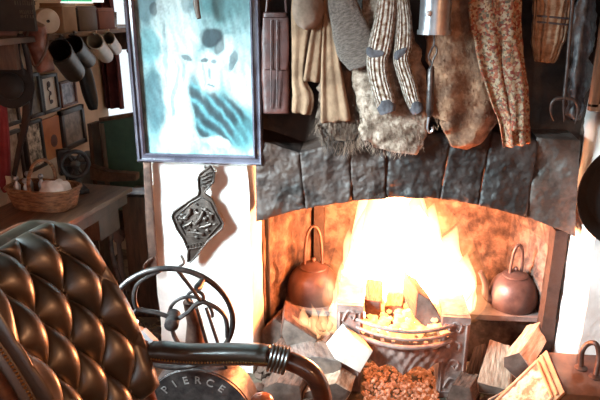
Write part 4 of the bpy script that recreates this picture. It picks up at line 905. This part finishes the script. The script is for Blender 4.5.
b = MB(); b.soft([(at(x, y, 2.22), w * mpp(x, y, 2.22)) for x, y, w in [(20, 34, 5), (17, 50, 6), (22, 75, 7), (26, 100, 8), (25, 125, 8), (19, 150, 6), (14, 176, 5)]], thick=.01, n=14, rows=60); b.soft([(at(x, y, 2.23), w * mpp(x, y, 2.23)) for x, y, w in [(21, 34, 5), (28, 60, 6), (31, 90, 6), (27, 125, 6)]], thick=.01, n=14, rows=40)
tag(obj('harness_strap', b, M['black']), 'long dark harness strap dangling in front of the framed pictures', 'strap')
hang('red_cloth', 'bright red cloth hanging at the left edge of the photo', 'cloth', [(-2, 88, 14), (1, 120, 14), (3, 150, 14), (5, 182, 10), (8, 192, 5)], 2.35, M['curtain_bright'], .03, None, fold=.012, ff=3)
hang('pale_rag', 'pale rag end hanging below the red cloth', 'cloth', [(8, 176, 6), (10, 192, 6), (9, 205, 4)], 2.3, M['cream_enamel'], .015, None, amp=.004)
# mugs hooked under the shelf
def mug(px0, py0, px1, py1, wpx, X, m, label, name, grp):
    a = atX(px0, py0, X); d = .012; e = atX(px1, py1, X - .07); ax = (e - a); L_ = ax.length; ax.normalize(); s_ = (a - V((0, 0, H))).dot(FW) / F; r = wpx * s_ / 2
    t = thing(name, label, 'mug', e, grp)
    b = MB(); b.lathe([(r * .92, 0), (r, .004), (r, .012), (r * .97, .016), (r * 1.02, L_ * .96), (r * .98, L_), (.0, L_)][::1], a, ax, 30)
    b2 = MB(); b2.lathe([(r * .86, .002), (r, -.002), (r * 1.03, .004), (r * 1.0, .014), (r * 1.02, L_ * .94), (r * .97, L_), (0, L_), ], a, ax, 30)
    b3 = MB(); prof = [(0, L_), (r * .98, L_), (r * 1.0, L_ * .95), (r * 1.0, .014), (r * 1.05, .006), (r * 1.02, -.002), (r * .92, .0), (r * .90, L_ * .92), (0, L_ * .92)]
    b3.lathe(prof, a, ax, 30); obj('body', b3, m, t)
    upv = V((0, 0, 1)); upv = (upv - ax * upv.dot(ax)).normalized(); b4 = MB()
    b4.tube(cat_pts([a + ax * L_ * .15 + upv * r, a + ax * L_ * .12 + upv * r * 1.5, a + ax * L_ * .4 + upv * r * 1.75, a + ax * L_ * .75 + upv * r * 1.45, a + ax * L_ * .8 + upv * r], 6), r * .13, 8); obj('handle', b4, m, t)
    hk = a + ax * L_ * .4 + upv * r * 1.75; b5 = MB(); b5.tube(cat_pts([V((hk.x, hk.y, shz)), V((hk.x, hk.y, hk.z + .012)), hk + ax * .008 - upv * .006, hk + ax * .016 + upv * .006], 5), .0028, 6); obj('hook', b5, M['iron'], shelf_o)
mug(59, 50, 74, 72, 24, -1.27, M['pewter'], 'big dark pewter tankard hooked under the shelf nearest the leather pouch', 'tankard', 'mugs hooked under the shelf')
mug(73, 44, 87, 60, 19, -1.27, M['pewter'], 'smaller dark pewter tankard hooked between the big one and the cream mugs', 'tankard', 'mugs hooked under the shelf')
mug(95, 41, 106, 56, 16, -1.28, M['cream_enamel'], 'cream enamel mug hooked next to the dark tankards', 'enamel_mug', 'mugs hooked under the shelf')
mug(108, 38, 116, 49, 13, -1.28, M['cream_enamel'], 'cream enamel mug at the far end, half behind the other cream one', 'enamel_mug', 'mugs hooked under the shelf')
# dark oval leather pad
b = MB(); b.soft([(atX(x, y, -1.42), w * .0048) for x, y, w in [(80, 62, 12), (85, 74, 17), (89, 90, 18), (92, 102, 14), (93, 110, 6)]], thick=.05, tdir=(1, -.3, 0), rows=30)
tag(obj('oval_leather_pad', b, M['black'], sharp=180), 'long dark oval leather pad hanging below the second tankard', 'leather pad')
# curtain
def curtain(name, label, x0, x1, y, z0, z1, m, n=7, dep=.022):
    b = MB(); b.patch(80, 30, lambda u, v: V((x0 + (x1 - x0) * u + .01 * math.sin(v * 3 + u * 8), y + dep * math.sin(u * n * 2 * math.pi + .8 * v), z0 + (z1 - z0) * v)))
    b.patch(80, 30, lambda u, v: V((x0 + (x1 - x0) * u + .01 * math.sin(v * 3 + u * 8), y + .006 + dep * math.sin(u * n * 2 * math.pi + .8 * v), z0 + (z1 - z0) * v)), True)
    return tag(obj(name, b, m, sharp=180), label, 'curtain')
cY_ = BY - .05
curtain('curtain', 'dark red curtain drawn half across the bright window behind the green settle', at(97, 60, cY_).x, at(118, 60, cY_).x, cY_, .95, 2.1, M['curtain_red'], 3)
b = MB(); b.tube(cat_pts([at(122, 38, 3.4), at(126, 41, 3.4), at(129, 47, 3.4), at(129, 53, 3.4), at(127, 50, 3.4)], 6), .006, 6); b.tube([at(122, 38, 3.4), at(118, 36, BY - .06)], .004, 6)
tag(obj('curtain_tie', b, M['curtain_red']), 'thin red curtain tie against the bright window', 'curtain tie')
# green settle
sY_ = 3.05; t = thing('settle', 'high backed settle with green painted panel behind the sewing table', 'settle', (at(118, 165, sY_).x, sY_ - .15, 0))
def X_(px, Y): return at(px, 150, Y).x
px0_, px1_ = X_(103, sY_), X_(150, sY_); zt0, zb0 = at(118, 116, sY_).z, at(118, 168, sY_).z
def zx(px): return at(px, 121 - (px - 103) * .16, sY_).z
b = MB(); b.prism([V((px0_, sY_, .3)), V((px1_, sY_, .3)), V((px1_, sY_, zx(150))), V((px0_, sY_, zx(103)))], V((0, .02, 0))); obj('back_panel', b, M['green_paint'], t)
b = MB(); b.tube([V((px0_, sY_ - .0, zx(103) + .006)), V((px1_, sY_, zx(150) + .006))], .012, 8); obj('top_rail', b, M['wood_old'], t)
wx0 = X_(94, 2.92)
b = MB(); b.prism([V((px0_, sY_, .0)), V((px0_, sY_, zx(103))), V((wx0, 2.92, at(94, 124, 2.92).z)), V((wx0, 2.90, .0))], V((-.022, -.0, 0))); obj('side_wing', b, M['wood_dark'], t)
b = MB(); b.tube([V((px0_ + .012, sY_ - .012, .3)), V((px0_ + .012, sY_ - .012, zx(103) - .01))], .014, 8); obj('panel_edge', b, M['wood_old'], t)
az = at(118, 170, 2.85).z; b = MB(); b.prism([at(90, 166, 2.85), at(108, 172, 2.80), at(136, 174, 2.80), at(136, 181, 2.80), at(108, 182, 2.80), at(90, 180, 2.85)], V((0, .05, 0))); obj('front_rail', b, M['wood_mid'], t, bevel=.004)
b = MB(); b.box(((px0_ + px1_) / 2, 2.93, .44), (px1_ - px0_ + .05, .28, .03)); obj('seat', b, M['wood_dark'], t)
for xx in (px0_, px1_): b = MB(); b.box((xx, 2.82, .22), (.04, .04, .44)); obj('leg', b, M['wood_dark'], t)
p0 = at(134, 192, 2.70)
b = MB(); b.soft([(p0 + V((-.04, 0, 0)), .05), (p0 + V((.0, .01, .004)), .07), (p0 + V((.07, .02, .0)), .06)], thick=.02, tdir=(0, 0, 1), amp=.008); tag(obj('folded_paper', b, M['blue_cloth']), 'scrap of pale blue paper beside the settle and picture frame', 'paper')
# a dark shelf box to carry it
b = MB(); b.box((p0.x + .06, p0.y + .08, (p0.z - .02) / 2), (.24, .20, p0.z - .02)); tag(obj('wooden_chest', b, M['wood_dark'], bevel=.004), 'dark wooden chest in the shade between table and pier', 'chest')
# sewing table
T0, T1 = atZ(132, 187, .75), atZ(80, 216, .75); dv = (T0 - T1).normalized(); nv_ = V((-dv.y, dv.x, 0)); T1 = T0 - dv * .75; wT = .39
t = thing('sewing_table', 'old wooden sewing table with iron legs against the left wall', 'table', ((T0 + T1) / 2 + nv_ * wT / 2) * 1); t.location.z = 0; ORG[t] = V(t.location)
b = MB(); b.prism([T0, T1, T1 + nv_ * wT, T0 + nv_ * wT], V((0, 0, -.022))); obj('table_top', b, M['wood_mid'], t, bevel=.003)
b = MB(); e0, e1 = T0 - dv * .02 + nv_ * .02, T1 + dv * .02 + nv_ * .02; b.prism([e0 - V((0, 0, .022)), e1 - V((0, 0, .022)), e1 - V((0, 0, .075)), e0 - V((0, 0, .075))], nv_ * .35); obj('apron', b, M['wood_dark'], t)
dw0 = T0 - dv * .10; b = MB(); b.prism([dw0 - V((0, 0, .075)) + nv_ * .02, dw0 - dv * .16 - V((0, 0, .075)) + nv_ * .02, dw0 - dv * .16 - V((0, 0, .17)) + nv_ * .02, dw0 - V((0, 0, .17)) + nv_ * .02], nv_ * .30); obj('drawer', b, M['wood_dark'], t, bevel=.003)
for q_ in (.08, .67):
    c0 = T0 - dv * q_
    for nn in (.06, .33):
        b = MB(); a = c0 + nv_ * nn; b.tube(cat_pts([V((a.x, a.y, .68)), V((a.x, a.y, .45)) + nv_ * .03, V((a.x, a.y, .2)) - nv_ * .02, V((a.x, a.y, 0))], 6), .012, 8); obj('leg', b, M['iron'], t)
b = MB(); a = T0 - dv * .37 + nv_ * .2; b.box((a.x, a.y, .10), (.2, .3, .015)); obj('treadle', b, M['iron'], t)
# things under the table
b = MB(); b.ball(at(118, 236, 2.75), .035, (1, .5, 1.1), 14, .4, 2, 4); p = at(118, 236, 2.75); b.tube([p, V((p.x, p.y, 0))], [.012, .02], 8)
tag(obj('wooden_mallet', b, M['log_grey']), 'pale wooden mallet standing head up in the dark under the table', 'mallet')
# basket with handle and cloth
bc = atZ(45, 209, .752); bc = atZ(46, 206, .752); t = thing('wicker_basket', 'low oblong wicker basket with hooped handle on the sewing table', 'basket', bc)
ls = (nv_ * .145, dv * .085)
def bring(k_, z, n=40): return [bc + ls[0] * math.copysign(abs(math.cos(a)) ** .6, math.cos(a)) * k_ + ls[1] * math.copysign(abs(math.sin(a)) ** .6, math.sin(a)) * k_ + V((0, 0, z)) for a in [2 * math.pi * i / n for i in range(n)]]
b = MB(); zz_ = [(.86, 0)] + [(.88 + .14 * i / 9, .008 + .075 * i / 9) for i in range(10)] + [(.96, .08), (.84, .012)]
vs = []; fs = []
for i, (k_, z) in enumerate(zz_):
    rg = bring(k_, z); vs += [p_ + (V((0, 0, 0)) if i == 0 or i > 9 else (p_ - bc).normalized() * .003 * (1 if (i + j) % 2 else -1)) for j, p_ in enumerate(rg)]
for i in range(len(zz_) - 1):
    for j in range(40): fs.append((i * 40 + j, i * 40 + (j + 1) % 40, (i + 1) * 40 + (j + 1) % 40, (i + 1) * 40 + j))
fs += [list(range(40)), list(range((len(zz_) - 1) * 40, len(zz_) * 40))]
b.add(vs, fs); obj('body', b, M['wicker'], t)
b = MB(); b.tube(bring(1.03, .085), .007, 8, closed=True); obj('rim', b, M['wicker'], t)
b = MB(); b.tube(cat_pts([bc + ls[1] + V((0, 0, .08)), bc + ls[1] * .95 + V((0, 0, .14)), bc + ls[1] * .5 + V((0, 0, .185)), bc + V((0, 0, .195)), bc - ls[1] * .5 + V((0, 0, .185)), bc - ls[1] * .95 + V((0, 0, .14)), bc - ls[1] + V((0, 0, .08))], 6), .0075, 8); obj('handle', b, M['wicker'], t)
b = MB(); b.ball(bc - nv_ * .055 + V((0, 0, .075)), .062, (1, 1, .65), 24, .6, 2.2, 6); tag(obj('white_cloth', b, M['white_cloth'], sub=1), 'crumpled white cloth lying in the wicker basket', 'cloth')
for i, (d_, n_, z_) in enumerate([(-.11, -.02, .09), (-.085, .02, .10), (-.06, -.03, .085), (-.03, .03, .09), (-.10, .045, .085)]):
    p = bc - nv_ * d_ * 1.0 + dv * n_; b = MB(); b.lathe([(.012, 0), (.014, z_ - .015), (.006, z_), (.006, z_ + .01)], p + V((0, 0, .012)), n=14); b.ball(p + V((0, 0, z_ + .028)), .012, n=12)
    tag(obj('metal_cruet', b, M['steel']), 'small metal stoppered bottle standing in the wicker basket', 'bottle', 'small bottles in the basket')
# sewing machine
sm_ = atZ(76, 193, .752) + nv_ * .0; t = thing('sewing_machine', 'black hand-crank sewing machine with spoked wheel on the table', 'sewing machine', sm_)
du = V((.64, -.77, 0)); nv0 = nv_; nv_ = V((.77, .64, 0))      # wheel end faces the front of the table
b = MB(); b.prism([sm_ + du * x + nv_ * y for x, y in ((-.17, -.05), (.04, -.05), (.04, .05), (-.17, .05))], V((0, 0, .02))); obj('bed', b, M['black'], t, bevel=.004)
b = MB(); b.tube(cat_pts([sm_ + V((0, 0, .02)), sm_ + V((0, 0, .09)), sm_ + V((0, 0, .14)) - du * .01], 6), [.034 - .012 * min(1, i / 6) for i in range(13)], 14); obj('pillar', b, M['black'], t)
b = MB(); b.tube([sm_ + V((0, 0, .14)) + du * .03, sm_ + V((0, 0, .145)), sm_ + V((0, 0, .138)) - du * .10, sm_ + V((0, 0, .13)) - du * .14], [.024, .026, .02, .018], 14); obj('arm', b, M['pewter'], t)
b = MB(); hd_ = sm_ - du * .135; b.prism([hd_ + V((0, 0, .05)) + nv_ * s_ * .03 for s_ in (-1, 1)] + [hd_ + V((0, 0, .17)) + nv_ * s_ * .03 for s_ in (1, -1)], -du * .045); b.tube([hd_ - du * .02 + V((0, 0, .06)), hd_ - du * .02 + V((0, 0, .02))], .004, 6); obj('needle_head', b, M['black'], t, bevel=.006)
wv = sm_ + du * .045 + V((0, 0, .142)); wdir = du; wside = V((0, 0, 1)).cross(wdir)
b = MB(); b.tube(circ(wv, wside, V((0, 0, 1)), .056, 32), .010, 8, closed=True); whl = obj('handwheel', b, M['black'], t)
for i in range(6):
    a = i * math.pi / 3; b = MB(); b.tube([wv, wv + (wside * math.cos(a) + V((0, 0, 1)) * math.sin(a)) * .054], .006, 6); obj('spoke', b, M['black'], whl)
b = MB(); b.lathe([(.018, -.02), (.02, .012), (.008, .018)], wv, wdir, 16); obj('hub', b, M['pewter'], whl)
# grey box behind the machine
c = atX(85, 166, -1.50); b = MB(); b.box((c.x, c.y + .04, c.z - .1), (.10, .16, .30)); b.box((c.x + .01, c.y + .04, c.z + .045), (.11, .17, .02)); t_ = tag(obj('grey_case', b, M['grey_box'], bevel=.004), 'grey-blue case standing at the wall behind the sewing machine', 'case')
# floor clutter: straw
b = MB()
for i in range(500):
    p = V((rnd.uniform(-1.2, -.85), rnd.uniform(2.35, 3.4), .008)); a = rnd.uniform(0, 6.28); l_ = rnd.uniform(.02, .05); b.tube([p, p + V((math.cos(a), math.sin(a), rnd.uniform(-.05, .2))) * l_], .002, 4)
tag(obj('straw_litter', b, mat('straw', (.22, .15, .08), (.40, .30, .17), 10, .8, bump=0)), 'loose straw scattered on the floor behind the pier', 'straw', kind='stuff')
# rubble and bark chips on the hearth
b = MB()
for i in range(260):
    p = V((rnd.choice([rnd.uniform(-.42, -.1), rnd.uniform(.52, .78)]), rnd.uniform(2.0, 2.42), .01)); b.ball(p + V((0, 0, rnd.uniform(0, .04))), rnd.uniform(.012, .035), (1, 1, .6), 8, .6, 2, i)
tag(obj('hearth_rubble', b, M['log_dark']), 'bark chips and rubble littering the hearth floor between the logs', 'rubble', kind='stuff')

# ------------------------------------------------------------------ lights
def light(name, kind, loc, power, col, rot=None, size=None, **k):
    l = bpy.data.lights.new(name, kind); l.energy = power; l.color = col; o = bpy.data.objects.new(name, l); C.objects.link(o); o.location = loc
    if rot: o.rotation_euler = rot
    if kind == 'AREA': l.shape = 'RECTANGLE'; l.size, l.size_y = size
    elif size: l.shadow_soft_size = size
    return o
sd = light('daylight_window_side', 'AREA', (LX - .30, (w0 + w1) / 2, (wz0 + wz1) / 2), 100, (.70, .92, 1), None, (.9, .9))
sd.rotation_euler = (V((-.45, 2.25, .65)) - sd.location).to_track_quat('-Z', 'Y').to_euler(); sd.data.spread = R(54)
light('added_front_fill', 'AREA', (-.4, -1.85, 1.55), 10, (.86, .94, 1), (R(90), 0, 0), (1.6, 1.1))  # cool fill added through the unseen opening behind the viewer
light('added_warm_fill', 'POINT', (1.2, -.6, 2.0), 48, (1, .50, .25), size=.12)  # warm front fill, an assumed lamp behind the viewer added without fixture
light('added_table_fill', 'POINT', (-.75, 2.75, 2.15), 62, (1, .62, .38), size=.06)  # warm fill added to brighten the room at left, no such bulb known
fcol = (1, .25, .06)
for i, (x, y, Y, p, sz_) in enumerate([(388, 285, 2.50, 14, .07), (424, 290, 2.48, 12, .06), (394, 264, 2.33, 175, .12)]):
    light('fire_glow', 'POINT', at(x, y, Y), p, fcol, size=sz_)
wo = bpy.data.worlds.new('daylight'); wo.use_nodes = True; wo.node_tree.nodes['Background'].inputs['Color'].default_value = (.85, .94, 1, 1); wo.node_tree.nodes['Background'].inputs['Strength'].default_value = 1.3; sc.world = wo
# ------------------------------------------------------------------ view
sc.view_settings.view_transform = 'Standard'; sc.view_settings.look = 'None'; sc.view_settings.exposure = 0; sc.view_settings.gamma = 1; sc.view_settings.use_curve_mapping = False
sc.cycles.use_denoising = True; sc.cycles.max_bounces = 6; sc.cycles.sample_clamp_indirect = 6; sc.cycles.volume_bounces = 0; sc.cycles.transparent_max_bounces = 16
